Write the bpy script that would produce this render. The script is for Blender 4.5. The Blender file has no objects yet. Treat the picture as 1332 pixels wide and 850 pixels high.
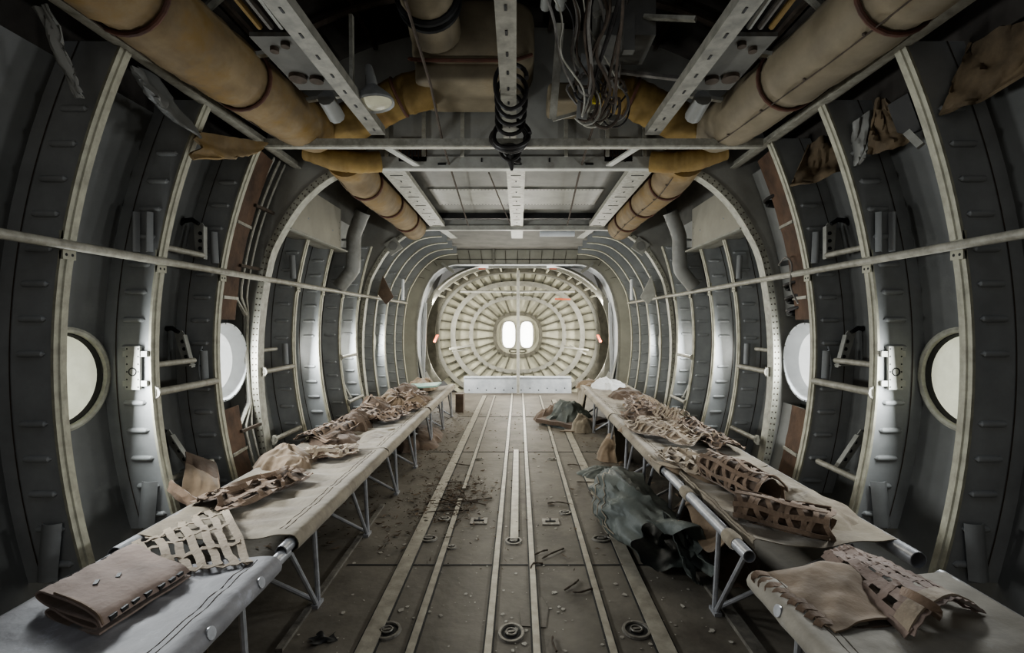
import bpy, math, random
from mathutils import Vector, Matrix, noise
random.seed(11)
SC = bpy.context.scene
COL = SC.collection
F, CX, CY, CAMX, CAMZ = 622.0, 675.0, 420.0, 0.025, 1.38
V = Vector
PI = math.pi

def P(x, y, d):
    """point of the place seen at (x, y) in the photo, d metres ahead"""
    return V((CAMX + (x - CX) * d / F, d, CAMZ - (y - CY) * d / F))

def PZ(x, y, z):
    """point of the place seen at (x, y) that lies at height z"""
    return P(x, y, F * (CAMZ - z) / (y - CY))

# ------------------------------------------------------------------ meshes
class MB:
    def __init__(s):
        s.v = []; s.f = []; s.m = []
    def add(s, vs, fs, mi=0):
        b = len(s.v)
        s.v.extend([V(p) for p in vs])
        for f in fs:
            s.f.append(tuple(b + i for i in f)); s.m.append(mi)
        return s
    def box(s, c, size, M=None, mi=0):
        hx, hy, hz = size[0] / 2, size[1] / 2, size[2] / 2
        vs = []
        for x, y, z in ((-1,-1,-1),(1,-1,-1),(1,1,-1),(-1,1,-1),(-1,-1,1),(1,-1,1),(1,1,1),(-1,1,1)):
            p = V((x * hx, y * hy, z * hz))
            if M is not None: p = M @ p
            vs.append(p + V(c))
        return s.add(vs, [(0,3,2,1),(4,5,6,7),(0,1,5,4),(1,2,6,5),(2,3,7,6),(3,0,4,7)], mi)
    def bar(s, a, b, w, h, up=(0,0,1), mi=0):
        a = V(a); b = V(b); d = (b - a).normalized()
        x = d.cross(V(up))
        if x.length < 1e-4: x = d.cross(V((1,0,0)))
        x.normalize(); z = x.cross(d).normalized()
        M = Matrix((x, d, z)).transposed()
        return s.box((a + b) / 2, (w, (b - a).length, h), M, mi)
    def tube(s, pts, r, n=8, mi=0, cap=True, closed=False):
        pts = [V(p) for p in pts]; N = len(pts)
        rs = r if isinstance(r, (list, tuple)) else [r] * N
        ref = None; vs = []
        for i, p in enumerate(pts):
            if closed: t = pts[(i + 1) % N] - pts[i - 1]
            else: t = pts[min(i + 1, N - 1)] - pts[max(i - 1, 0)]
            if t.length < 1e-9: t = V((0,0,1))
            t.normalize()
            if ref is None:
                ref = t.orthogonal().normalized()
            else:
                ref = ref - t * ref.dot(t)
                if ref.length < 1e-6: ref = t.orthogonal()
                ref.normalize()
            q = t.cross(ref)
            for k in range(n):
                a = 2 * PI * k / n
                vs.append(p + (ref * math.cos(a) + q * math.sin(a)) * rs[i])
        fs = []
        M_ = N if closed else N - 1
        for i in range(M_):
            j = (i + 1) % N
            for k in range(n):
                l = (k + 1) % n
                fs.append((i*n+k, i*n+l, j*n+l, j*n+k))
        if cap and not closed:
            fs.append(tuple(range(n - 1, -1, -1))); fs.append(tuple((N-1)*n + k for k in range(n)))
        return s.add(vs, fs, mi)
    def pipe(s, a, b, r, t, n=16, mi=0):
        """open-ended tube with a wall t thick"""
        a = V(a); b = V(b); d = (b - a).normalized(); x = d.orthogonal().normalized(); y = d.cross(x)
        vs = []; fs = []
        for p, rr in ((a, r), (b, r), (b, r - t), (a, r - t)):
            for k in range(n):
                q = 2 * PI * k / n
                vs.append(p + (x * math.cos(q) + y * math.sin(q)) * rr)
        for i in range(4):
            j = (i + 1) % 4
            for k in range(n):
                l = (k + 1) % n
                fs.append((i*n+k, i*n+l, j*n+l, j*n+k))
        return s.add(vs, fs, mi)
    def grid(s, fn, nu, nv, mi=0):
        vs = [V(fn(i / nu, j / nv)) for i in range(nu + 1) for j in range(nv + 1)]
        fs = []
        for i in range(nu):
            for j in range(nv):
                a = i * (nv + 1) + j
                fs.append((a, a + 1, a + nv + 2, a + nv + 1))
        return s.add(vs, fs, mi)
    def sheet(s, fn, nu, nv, t, mi=0):
        """grid with a thickness"""
        g = [[V(fn(i / nu, j / nv)) for j in range(nv + 1)] for i in range(nu + 1)]
        vs = []
        for i in range(nu + 1):
            for j in range(nv + 1):
                du = g[min(i+1, nu)][j] - g[max(i-1, 0)][j]
                dv = g[i][min(j+1, nv)] - g[i][max(j-1, 0)]
                nn = du.cross(dv)
                nn = nn.normalized() if nn.length > 1e-12 else V((0,0,1))
                vs.append((g[i][j] + nn * t / 2, g[i][j] - nn * t / 2))
        K = (nu + 1) * (nv + 1); W = nv + 1
        allv = [a for a, b in vs] + [b for a, b in vs]
        fs = []
        for i in range(nu):
            for j in range(nv):
                a = i * W + j
                fs.append((a, a + W, a + W + 1, a + 1)); fs.append((K + a, K + a + 1, K + a + W + 1, K + a + W))
        for i in range(nu):
            a, b = i * W, (i + 1) * W
            fs.append((a, K + a, K + b, b)); a += nv; b += nv; fs.append((a, b, K + b, K + a))
        for j in range(nv):
            a, b = j, j + 1
            fs.append((a, b, K + b, K + a)); a += nu * W; b += nu * W; fs.append((a, K + a, K + b, b))
        return s.add(allv, fs, mi)
    def ribbon(s, pts, w, up, t=0.003, mi=0):
        """flat strap along pts, w wide across, 'up' its face normal (vector or list)"""
        pts = [V(p) for p in pts]; N = len(pts); vs = []
        for i, p in enumerate(pts):
            d = (pts[min(i+1, N-1)] - pts[max(i-1, 0)]).normalized()
            u = V(up[i]) if isinstance(up, list) else V(up)
            x = d.cross(u)
            x = x.normalized() if x.length > 1e-6 else V((1,0,0))
            z = x.cross(d)
            vs += [p - x*w/2 + z*t/2, p + x*w/2 + z*t/2, p + x*w/2 - z*t/2, p - x*w/2 - z*t/2]
        fs = [(0,1,2,3)]
        for i in range(N - 1):
            for k in range(4):
                l = (k + 1) % 4
                fs.append((i*4+k, (i+1)*4+k, (i+1)*4+l, i*4+l))
        b = (N - 1) * 4
        fs.append((b+3, b+2, b+1, b))
        return s.add(vs, fs, mi)
    def dome(s, c, nrm, r, h, n=8, mi=0, rings=2):
        c = V(c); nrm = V(nrm).normalized(); x = nrm.orthogonal().normalized(); y = nrm.cross(x)
        vs = []; fs = []
        for i in range(rings):
            a = (PI / 2) * i / rings
            for k in range(n):
                q = 2 * PI * k / n
                vs.append(c + (x * math.cos(q) + y * math.sin(q)) * r * math.cos(a) + nrm * h * math.sin(a))
        vs.append(c + nrm * h)
        for i in range(rings - 1):
            for k in range(n):
                l = (k + 1) % n
                fs.append((i*n+k, i*n+l, (i+1)*n+l, (i+1)*n+k))
        b = (rings - 1) * n
        for k in range(n): fs.append((b + k, b + (k + 1) % n, rings * n))
        return s.add(vs, fs, mi)
    def disc(s, c, nrm, r, t=0.004, n=16, mi=0):
        c = V(c); nrm = V(nrm).normalized()
        return s.tube([c, c + nrm * t], r, n, mi)
    def lathe(s, prof, c, axis, n=40, mi=0):
        """prof: (distance along axis, radius)"""
        c = V(c); ax = V(axis).normalized(); x = ax.orthogonal().normalized(); y = ax.cross(x)
        vs = []
        for h, r in prof:
            for k in range(n):
                q = 2 * PI * k / n
                vs.append(c + ax * h + (x * math.cos(q) + y * math.sin(q)) * r)
        fs = []
        for i in range(len(prof) - 1):
            for k in range(n):
                l = (k + 1) % n
                fs.append((i*n+k, i*n+l, (i+1)*n+l, (i+1)*n+k))
        return s.add(vs, fs, mi)
    def prism(s, poly, d, mi=0):
        """flat polygon (3-D points) pushed out by vector d"""
        poly = [V(p) for p in poly]; d = V(d); n = len(poly)
        return s.add(poly + [p + d for p in poly], [tuple(range(n))[::-1], tuple(range(n, 2*n))] + [(k, (k+1) % n, n + (k+1) % n, n + k) for k in range(n)], mi)
    def sweep(s, path, prof, closed=True, mi=0):
        """path: list of (point, a, b); prof: (pa, pb) offsets along a and b"""
        n = len(prof); vs = []
        for p, a, b in path:
            for pa, pb in prof: vs.append(V(p) + V(a) * pa + V(b) * pb)
        fs = []
        for i in range(len(path) - 1):
            for k in range(n if closed else n - 1):
                l = (k + 1) % n
                fs.append((i*n+k, i*n+l, (i+1)*n+l, (i+1)*n+k))
        if closed:
            fs.append(tuple(range(n))[::-1]); fs.append(tuple((len(path)-1)*n + k for k in range(n)))
        return s.add(vs, fs, mi)

def wloc(o):
    p = V((0,0,0))
    while o is not None:
        p += o.location; o = o.parent
    return p

def obj(name, mb, mats, parent=None, smooth=True, origin=None):
    """links the mesh (written in world coordinates) as ONE object"""
    me = bpy.data.meshes.new(name)
    o = bpy.data.objects.new(name, me)
    COL.objects.link(o)
    if parent is not None:
        o.parent = parent; org = wloc(parent)
    else:
        if origin is None:
            lo = [min(p[i] for p in mb.v) for i in range(3)]; hi = [max(p[i] for p in mb.v) for i in range(3)]
            origin = V(((lo[0]+hi[0])/2, (lo[1]+hi[1])/2, lo[2]))
        org = V(origin); o.location = org
    me.from_pydata([p - org for p in mb.v], [], mb.f)
    if not isinstance(mats, (list, tuple)): mats = [mats]
    for m in mats: me.materials.append(m)
    me.polygons.foreach_set('material_index', mb.m)
    if smooth:
        me.polygons.foreach_set('use_smooth', [True] * len(me.polygons))
        try: me.set_sharp_from_angle(angle=math.radians(38))
        except Exception: pass
    me.update()
    return o

def tag(o, label=None, cat=None, group=None, kind=None):
    if label: o['label'] = label
    if cat: o['category'] = cat
    if group: o['group'] = group
    if kind: o['kind'] = kind
    return o

def thing(name, label, cat, loc, group=None):
    o = bpy.data.objects.new(name, None); COL.objects.link(o)
    o.empty_display_size = 0.05
    o.location = loc
    return tag(o, label, cat, group)

def struct(name, mb, mats, parent=None, smooth=True):
    o = obj(name, mb, mats, parent, smooth)
    if parent is None: o['kind'] = 'structure'
    return o

def copy_tree(o, parent=None):
    c = o.copy(); COL.objects.link(c)
    if parent is not None: c.parent = parent
    for ch in list(o.children): copy_tree(ch, c)
    return c

# ------------------------------------------------------------------ materials
def mat(name, c1, c2=None, scale=6.0, rough=0.6, metal=0.0, bump=0.15, bscale=None, c3=None, s3=1.2, t3=(0.5, 0.62), detail=6.0, weave=0.0, emit=0.0, sheen=0.0):
    m = bpy.data.materials.new(name); m.use_nodes = True
    nt = m.node_tree; N = nt.nodes; L = nt.links; N.clear()
    out = N.new('ShaderNodeOutputMaterial'); b = N.new('ShaderNodeBsdfPrincipled')
    L.new(b.outputs[0], out.inputs[0])
    tc = N.new('ShaderNodeTexCoord')
    n1 = N.new('ShaderNodeTexNoise'); n1.inputs['Scale'].default_value = scale; n1.inputs['Detail'].default_value = detail; n1.inputs['Roughness'].default_value = 0.62
    L.new(tc.outputs['Object'], n1.inputs['Vector'])
    r1 = N.new('ShaderNodeValToRGB')
    c2 = c2 or tuple(x * 0.62 for x in c1)
    r1.color_ramp.elements[0].position = 0.34; r1.color_ramp.elements[0].color = (*c2, 1)
    r1.color_ramp.elements[1].position = 0.64; r1.color_ramp.elements[1].color = (*c1, 1)
    L.new(n1.outputs['Fac'], r1.inputs['Fac'])
    colr = r1.outputs['Color']
    if c3:
        n3 = N.new('ShaderNodeTexNoise'); n3.inputs['Scale'].default_value = s3; n3.inputs['Detail'].default_value = 8; n3.inputs['Roughness'].default_value = 0.7
        L.new(tc.outputs['Object'], n3.inputs['Vector'])
        r3 = N.new('ShaderNodeValToRGB'); r3.color_ramp.elements[0].position = t3[0]; r3.color_ramp.elements[0].color = (0,0,0,1); r3.color_ramp.elements[1].position = t3[1]
        L.new(n3.outputs['Fac'], r3.inputs['Fac'])
        mx = N.new('ShaderNodeMix'); mx.data_type = 'RGBA'
        L.new(r3.outputs['Color'], mx.inputs['Factor']); L.new(colr, mx.inputs['A']); mx.inputs['B'].default_value = (*c3, 1)
        colr = mx.outputs['Result']
    L.new(colr, b.inputs['Base Color'])
    b.inputs['Roughness'].default_value = rough; b.inputs['Metallic'].default_value = metal
    b.inputs['Specular IOR Level'].default_value = 0.35
    if sheen: b.inputs['Sheen Weight'].default_value = sheen
    if bump:
        nb = N.new('ShaderNodeTexNoise'); nb.inputs['Scale'].default_value = bscale or scale * 4; nb.inputs['Detail'].default_value = 4
        L.new(tc.outputs['Object'], nb.inputs['Vector'])
        bp = N.new('ShaderNodeBump'); bp.inputs['Strength'].default_value = bump; bp.inputs['Distance'].default_value = 0.01
        L.new(nb.outputs['Fac'], bp.inputs['Height']); L.new(bp.outputs['Normal'], b.inputs['Normal'])
    if emit:
        L.new(colr, b.inputs['Emission Color']); b.inputs['Emission Strength'].default_value = emit
    return m

M = {}
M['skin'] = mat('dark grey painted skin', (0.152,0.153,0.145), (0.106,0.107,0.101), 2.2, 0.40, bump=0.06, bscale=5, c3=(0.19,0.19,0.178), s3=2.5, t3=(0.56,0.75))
M['skinlit'] = mat('grey skin lit for the rear cabin', (0.29,0.29,0.27), (0.21,0.21,0.195), 2.5, 0.45, bump=0.06, bscale=5, c3=(0.36,0.35,0.31), s3=2.5, t3=(0.56,0.75))  # lighter copy of the skin, the brighter rear light put into its colour
M['weblit'] = mat('blue grey web lit for the rear cabin', (0.36,0.37,0.37), (0.27,0.28,0.28), 4, 0.4, bump=0.05, bscale=8)  # lighter copy of the rib web, rear daylight put into its colour
M['voidgrey'] = mat('dim grey ceiling', (0.13,0.125,0.11), (0.08,0.077,0.068), 3, 0.7, bump=0.1)
M['railroof'] = mat('dull roof rail paint', (0.235,0.222,0.185), (0.14,0.132,0.11), 14, 0.5, bump=0.08)
M['insul'] = mat('olive brown insulation', (0.155,0.115,0.07), (0.075,0.056,0.036), 6, 0.85, bump=0.4)
M['canvaspale'] = mat('pale tan bench canvas', (0.30,0.272,0.225), (0.215,0.195,0.16), 5, 0.75, bump=0.3, bscale=26, c3=(0.40,0.39,0.37), s3=5, t3=(0.58,0.72), sheen=0.2)
M['hatchframe'] = mat('brown grey hatch frame', (0.13,0.122,0.095), (0.08,0.075,0.058), 10, 0.55)
M['bulk'] = mat('grey green bulkhead plate', (0.36,0.355,0.325), (0.27,0.265,0.24), 3, 0.5, bump=0.06, c3=(0.2,0.19,0.165), s3=2.2, t3=(0.58,0.76))
M['ceil'] = mat('dim ceiling sheet', (0.15,0.146,0.128), (0.10,0.097,0.085), 3, 0.5, bump=0.06)
M['ceilstrip'] = mat('lit ceiling strip', (0.25,0.243,0.21), (0.18,0.174,0.15), 5, 0.45, bump=0.06)  # overlapping panel, the light on it put into a paler colour
M['portal'] = mat('pale green grey portal plate', (0.42,0.41,0.35), (0.33,0.32,0.27), 3, 0.5, bump=0.05)
M['web'] = mat('blue grey rib web', (0.30,0.305,0.30), (0.22,0.224,0.22), 4, 0.36, bump=0.05, bscale=8)
M['flange'] = mat('cream rib edge', (0.40,0.385,0.30), (0.26,0.25,0.195), 14, 0.5, bump=0.08)
M['ring'] = mat('pale riveted ring', (0.39,0.38,0.32), (0.25,0.245,0.205), 18, 0.5, bump=0.1)
M['panel'] = mat('grey bulkhead panel', (0.25,0.248,0.23), (0.18,0.178,0.165), 3, 0.5, bump=0.06, c3=(0.12,0.115,0.1), s3=2.2, t3=(0.55,0.75))
M['beige'] = mat('beige panel', (0.33,0.31,0.255), (0.26,0.245,0.20), 3, 0.55, bump=0.05)
M['light'] = mat('light grey paint', (0.38,0.375,0.34), (0.27,0.265,0.235), 9, 0.45, bump=0.06, c3=(0.22,0.2,0.17), s3=6, t3=(0.6,0.75))
M['white'] = mat('white window cone paint', (0.55,0.565,0.58), (0.45,0.465,0.48), 5, 0.35, bump=0.03)
M['rail'] = mat('worn pale tube', (0.34,0.325,0.275), (0.21,0.20,0.165), 22, 0.45, bump=0.08)
M['steel'] = mat('bare grey tube', (0.40,0.40,0.41), (0.28,0.28,0.29), 20, 0.33, metal=0.35, bump=0.05)
M['dark'] = mat('black rubber', (0.018,0.017,0.016), (0.01,0.01,0.01), 10, 0.6, bump=0.1)
M['brown'] = mat('brown lining', (0.115,0.068,0.042), (0.05,0.03,0.02), 5, 0.8, bump=0.3)
M['voidbrown'] = mat('dark roof skin', (0.055,0.048,0.041), (0.026,0.022,0.019), 3, 0.8, bump=0.2)
M['duct'] = mat('tan lagging', (0.225,0.165,0.09), (0.135,0.096,0.052), 4, 0.7, bump=0.8, bscale=9, c3=(0.19,0.12,0.04), s3=2.5, t3=(0.48,0.62))
M['ductyellow'] = mat('yellow lagging', (0.25,0.168,0.058), (0.15,0.098,0.033), 5, 0.7, bump=0.4, bscale=14, c3=(0.22,0.13,0.05), s3=3, t3=(0.55,0.7))
M['ductpale'] = mat('pale lagging', (0.215,0.18,0.122), (0.145,0.12,0.08), 4, 0.65, bump=0.3, bscale=12, c3=(0.17,0.132,0.08), s3=2.2, t3=(0.55,0.7))
M['band'] = mat('reddish band', (0.13,0.06,0.04), (0.07,0.035,0.025), 10, 0.7)
M['canvas'] = mat('dusty bench canvas', (0.255,0.218,0.162), (0.17,0.144,0.105), 4, 0.85, bump=0.35, bscale=30, c3=(0.125,0.10,0.072), s3=3.0, t3=(0.47,0.66), sheen=0.2)
M['canvasblue'] = mat('blue grey canvas with painted highlights', (0.235,0.228,0.235), (0.17,0.165,0.17), 5, 0.6, bump=0.3, bscale=26, c3=(0.38,0.385,0.43), s3=5, t3=(0.58,0.72), sheen=0.2)  # bluish highlights of the daylight painted in as paler patches
M['pink'] = mat('pinkish folded canvas', (0.25,0.188,0.155), (0.17,0.126,0.103), 6, 0.85, bump=0.35, bscale=40, sheen=0.2)
M['strap'] = mat('beige webbing strap', (0.32,0.262,0.195), (0.21,0.17,0.125), 12, 0.85, bump=0.4, bscale=60, sheen=0.2)
M['strapbrown'] = mat('brown webbing strap', (0.215,0.15,0.104), (0.13,0.09,0.061), 12, 0.85, bump=0.4, bscale=60, sheen=0.2)
M['cloth'] = mat('tan cloth', (0.215,0.158,0.105), (0.13,0.094,0.061), 5, 0.9, bump=0.4, bscale=25, sheen=0.2)
M['clothdark'] = mat('dark brown cloth', (0.125,0.088,0.062), (0.07,0.048,0.034), 6, 0.9, bump=0.5, bscale=22, sheen=0.15)
M['tarp'] = mat('grey green tarpaulin', (0.082,0.092,0.082), (0.045,0.051,0.046), 5, 0.6, bump=0.5, bscale=14, c3=(0.16,0.17,0.15), s3=5, t3=(0.56,0.72))
M['whitecloth'] = mat('white cloth', (0.70,0.70,0.70), (0.55,0.55,0.55), 6, 0.85, bump=0.3)
M['floor'] = mat('grimy floor', (0.155,0.138,0.112), (0.098,0.087,0.07), 3.0, 0.62, bump=0.25, bscale=25, c3=(0.058,0.048,0.038), s3=1.3, t3=(0.5,0.72), detail=10)
M['track'] = mat('worn floor track', (0.34,0.315,0.26), (0.21,0.19,0.155), 12, 0.45, metal=0.2, bump=0.12)
M['cup'] = mat('floor fitting metal', (0.22,0.205,0.175), (0.11,0.10,0.088), 20, 0.45, metal=0.3, bump=0.2)
M['wood'] = mat('twig bark', (0.10,0.078,0.058), (0.05,0.04,0.03), 20, 0.9)
M['flake'] = mat('paint flakes', (0.38,0.36,0.31), (0.2,0.18,0.15), 9, 0.8)
M['leaf'] = mat('dead leaf litter', (0.12,0.085,0.055), (0.055,0.038,0.026), 9, 0.9)
M['sill'] = mat('blue white sill paint', (0.55,0.58,0.62), (0.42,0.45,0.49), 6, 0.5, bump=0.05, c3=(0.28,0.13,0.08), s3=9, t3=(0.66,0.74))
M['domeskin'] = mat('pale yellow dome skin', (0.52,0.50,0.385), (0.37,0.355,0.27), 4, 0.5, bump=0.05)
M['domerib'] = mat('dark dome rib', (0.10,0.095,0.07), (0.06,0.057,0.042), 12, 0.6)
M['domering'] = mat('grey dome ring', (0.30,0.292,0.25), (0.22,0.213,0.18), 10, 0.5)
M['red'] = mat('red paint', (0.45,0.11,0.05), (0.35,0.08,0.04), 9, 0.5)
M['green'] = mat('faded green board', (0.24,0.36,0.30), (0.18,0.28,0.23), 9, 0.6)
M['yellow'] = mat('yellow tag', (0.6,0.5,0.06), (0.5,0.4,0.04), 9, 0.5)
M['cable'] = mat('black cable', (0.03,0.026,0.024), (0.018,0.016,0.015), 20, 0.55)
M['wire'] = mat('grey wire', (0.20,0.185,0.165), (0.12,0.11,0.10), 20, 0.6)
M['cord'] = mat('brown cord', (0.085,0.065,0.05), (0.05,0.04,0.03), 20, 0.9)
M['glasslamp'] = mat('lamp glass', (0.42,0.40,0.30), (0.33,0.31,0.24), 9, 0.2)
M['pane'] = mat('milky pane', (0.70,0.71,0.57), (0.50,0.50,0.38), 3.0, 0.4, bump=0.05, emit=0.42, c3=(0.50,0.46,0.34), s3=7, t3=(0.6,0.8))
M['panebright'] = mat('sunlit pane', (1.0,0.99,0.95), (0.95,0.94,0.88), 3.0, 0.4, bump=0.0, emit=3.0)
# ------------------------------------------------------------------ shape of the hull
FR = {1: 2.02, 2: 2.553, 3: 3.086, 4: 3.62, 5: 4.15, 6: 4.685, 7: 5.218, 8: 5.75, 9: 6.43, 10: 6.96, 11: 7.52}
RING1, RING2, PORTAL, DOME = 3.62, 6.02, 8.6, 9.6
SK = 0.24
WZ = 1.105                                   # window centre height
def xin(z): return 1.95 - (z - 1.22) ** 2 / 6.2
def xsk(z): return xin(z) + SK
SIDE = {-1: 'pipe-bundle wall', 1: 'cable-socket wall'}

def catmull(pts, n):
    pts = [V(p) for p in pts]; out = []
    for i in range(len(pts) - 1):
        p0 = pts[max(i-1, 0)]; p1 = pts[i]; p2 = pts[i+1]; p3 = pts[min(i+2, len(pts)-1)]
        for k in range(n):
            t = k / n
            out.append(0.5 * ((2*p1) + (p2-p0)*t + (2*p0-5*p1+4*p2-p3)*t*t + (3*p1-p0-3*p2+p3)*t**3))
    out.append(pts[-1]); return out

ARCH_HALF = [(1.78,0.0,0),(1.845,.25,0),(1.89,.47,0),(1.94,.9,0),(1.935,1.35,0),(1.865,1.83,0),(1.755,2.08,0),(1.60,2.305,0),(1.385,2.48,0),(1.15,2.545,0),(.8,2.55,0),(.4,2.55,0),(0,2.55,0)]
_h = catmull(ARCH_HALF, 5)
ARCH = [(-p.x, p.y) for p in _h] + [(p.x, p.y) for p in _h[::-1]][1:]          # (X, Z) from floor at one side over to the other
def offset_curve(pts, d):
    out = []
    for i, p in enumerate(pts):
        a = pts[max(i-1, 0)]; b = pts[min(i+1, len(pts)-1)]
        tx, tz = b[0]-a[0], b[1]-a[1]; l = math.hypot(tx, tz) or 1
        out.append((p[0] - tz/l*d, p[1] + tx/l*d))
    return out

ROOFZ = 2.5
def roof(t):
    """t 0..1 from one shoulder over the top to the other"""
    a = PI * (1 - t)
    c, s = math.cos(a), math.sin(a)
    return (math.copysign(abs(c) ** 0.9, c) * xsk(ROOFZ), ROOFZ + 1.12 * abs(s) ** 0.9)
SHELL = [(-xsk(z), z) for z in [i * ROOFZ / 20 for i in range(20)]] + [roof(i / 40) for i in range(41)] + [(xsk(z), z) for z in [i * ROOFZ / 20 for i in range(19, -1, -1)]]
def shell_at(x, z):
    """the hull point on the ray from (0,1.3) through (x,z)"""
    th = math.atan2(x, z - 1.3)
    best = None
    for i in range(len(SHELL) - 1):
        a, b = SHELL[i], SHELL[i+1]
        ta = math.atan2(a[0], a[1]-1.3); tb = math.atan2(b[0], b[1]-1.3)
        if ta <= th <= tb and tb - ta < 1:
            k = (th - ta) / (tb - ta) if tb > ta else 0
            return (a[0] + (b[0]-a[0])*k, a[1] + (b[1]-a[1])*k)
    return SHELL[0] if x < 0 else SHELL[-1]

# ------------------------------------------------------------------ floor
fl = MB()
fl.grid(lambda u, v: (-2.3 + 4.6*u, -1.5 + 11.2*v, 0), 20, 40)
struct('floor', fl, M['floor'], smooth=False)
seam = MB()
for y in (2.72, 5.1, 7.0):
    seam.box((0, y, 0.001), (1.9 if y < 6 else 1.7, 0.012, 0.004))
struct('trim_1', seam, M['dark'])

# ------------------------------------------------------------------ side walls with window holes
WINS = {1: (2.30, 0.235, 'ring'), 3: (3.33, 0.25, 'cone'), 5: (4.42, 0.22, 'cone'), 7: (5.48, 0.22, 'cone')}
def wall_patch(mb, s, y0, y1, z0, z1, fx, ny=2, nz=10):
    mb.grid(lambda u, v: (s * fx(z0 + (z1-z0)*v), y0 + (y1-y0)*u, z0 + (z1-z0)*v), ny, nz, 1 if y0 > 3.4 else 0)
def wall_hole(mb, s, y0, y1, z0, z1, fx, yc, zc, r):
    angs = [2*PI*i/48 for i in range(48)] + [math.atan2(zz-zc, yy-yc) % (2*PI) for yy in (y0, y1) for zz in (z0, z1)]
    angs.sort(); angs.append(angs[0] + 2*PI); n = len(angs) - 1
    def fn(u, v):
        a = angs[round(u*n)]; c, q = math.cos(a), math.sin(a)
        ty = ((y1-yc) if c > 0 else (y0-yc)) / c if abs(c) > 1e-6 else 1e9
        tz = ((z1-zc) if q > 0 else (z0-zc)) / q if abs(q) > 1e-6 else 1e9
        R = min(ty, tz); k = r + (R - r) * v
        return (s * fx(zc + q*k), yc + c*k, zc + q*k)
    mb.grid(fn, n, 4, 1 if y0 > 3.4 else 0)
ARCHW = offset_curve(ARCH, 0.13)
def archx(z, d=0.13):
    """half width of the arch-shaped rear section at height z (side part)"""
    c = ARCH if d == 0 else offset_curve(ARCH, d)
    pts = c[len(c)//2:]
    for i in range(len(pts)-1):
        a, b = pts[i], pts[i+1]
        if min(a[1], b[1]) <= z <= max(a[1], b[1]) and a[1] != b[1]:
            return a[0] + (b[0]-a[0]) * (z-a[1]) / (b[1]-a[1])
    return pts[-1][0]
for s, nm in ((-1, 'wall_left'), (1, 'wall_right')):
    w = MB()
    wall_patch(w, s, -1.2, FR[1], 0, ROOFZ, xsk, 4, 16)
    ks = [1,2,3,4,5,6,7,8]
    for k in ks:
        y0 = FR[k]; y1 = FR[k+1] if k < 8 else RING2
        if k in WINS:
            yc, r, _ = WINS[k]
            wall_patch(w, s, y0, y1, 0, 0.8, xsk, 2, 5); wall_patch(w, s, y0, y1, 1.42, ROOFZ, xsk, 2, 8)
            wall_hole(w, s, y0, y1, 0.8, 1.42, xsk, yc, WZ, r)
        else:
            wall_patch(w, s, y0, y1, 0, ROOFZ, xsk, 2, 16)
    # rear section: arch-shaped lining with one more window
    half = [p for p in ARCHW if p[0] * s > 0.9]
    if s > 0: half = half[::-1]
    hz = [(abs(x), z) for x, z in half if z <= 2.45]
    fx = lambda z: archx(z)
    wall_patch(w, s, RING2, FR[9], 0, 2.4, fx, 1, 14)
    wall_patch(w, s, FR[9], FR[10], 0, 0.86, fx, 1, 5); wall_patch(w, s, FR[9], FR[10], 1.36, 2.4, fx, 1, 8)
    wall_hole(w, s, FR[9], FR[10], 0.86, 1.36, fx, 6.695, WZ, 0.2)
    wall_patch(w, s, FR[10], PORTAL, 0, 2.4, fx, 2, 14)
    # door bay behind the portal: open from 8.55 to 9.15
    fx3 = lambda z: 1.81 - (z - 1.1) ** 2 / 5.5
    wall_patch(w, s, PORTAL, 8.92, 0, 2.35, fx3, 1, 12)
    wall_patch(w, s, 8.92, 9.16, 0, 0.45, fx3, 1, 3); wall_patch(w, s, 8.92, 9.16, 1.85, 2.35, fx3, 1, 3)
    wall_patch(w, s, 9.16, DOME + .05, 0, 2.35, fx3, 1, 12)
    struct(nm, w, [M['skin'], M['skinlit']])

# roof: dark forward hull, panelled lining further back
rf = MB()
rf.grid(lambda u, v: (roof(u)[0], -1.2 + (RING1 + 1.2) * v, roof(u)[1]), 40, 6)
rf.grid(lambda u, v: (roof(u)[0], RING1 + (RING2 - RING1) * v, roof(u)[1]), 40, 3, 1)
struct('ceiling', rf, [M['voidbrown'], M['voidgrey']])
cp = MB()
cp.box((0, (RING1 + RING2) / 2, 2.70), (2.1, RING2 - RING1 - 0.02, 0.02))
cp.box((0, 4.95, 2.683), (1.7, 0.62, 0.014), mi=3)
for x0 in (-1, 1):
    for yy in (4.66, 5.24):
        for k in range(22):
            cp.dome((x0 * (0.1 + k * 0.034), yy, 2.676), (0, 0, -1), 0.008, 0.004, 6, 2, 1)
cp.box((0, 3.78, 2.68), (1.9, 0.1, 0.03))
cp.box((0, 5.75, 2.655), (2.0, 0.1, 0.06), mi=2)
tag(struct('ceiling_panel', cp, [M['ceil'], M['rail'], M['dark'], M['ceilstrip']]))
cp = MB()
pts = [p for p in ARCHW if p[1] > 2.3]
cp.grid(lambda u, v: (lambda i: (pts[i][0], RING2 + (PORTAL - RING2) * v, pts[i][1] + 0.02))(round(u * (len(pts)-1))), len(pts)-1, 4)
cp.box((0, 9.15, 2.52), (3.0, 1.1, 0.02))
struct('ceiling_lining', cp, M['voidgrey'])

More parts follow.
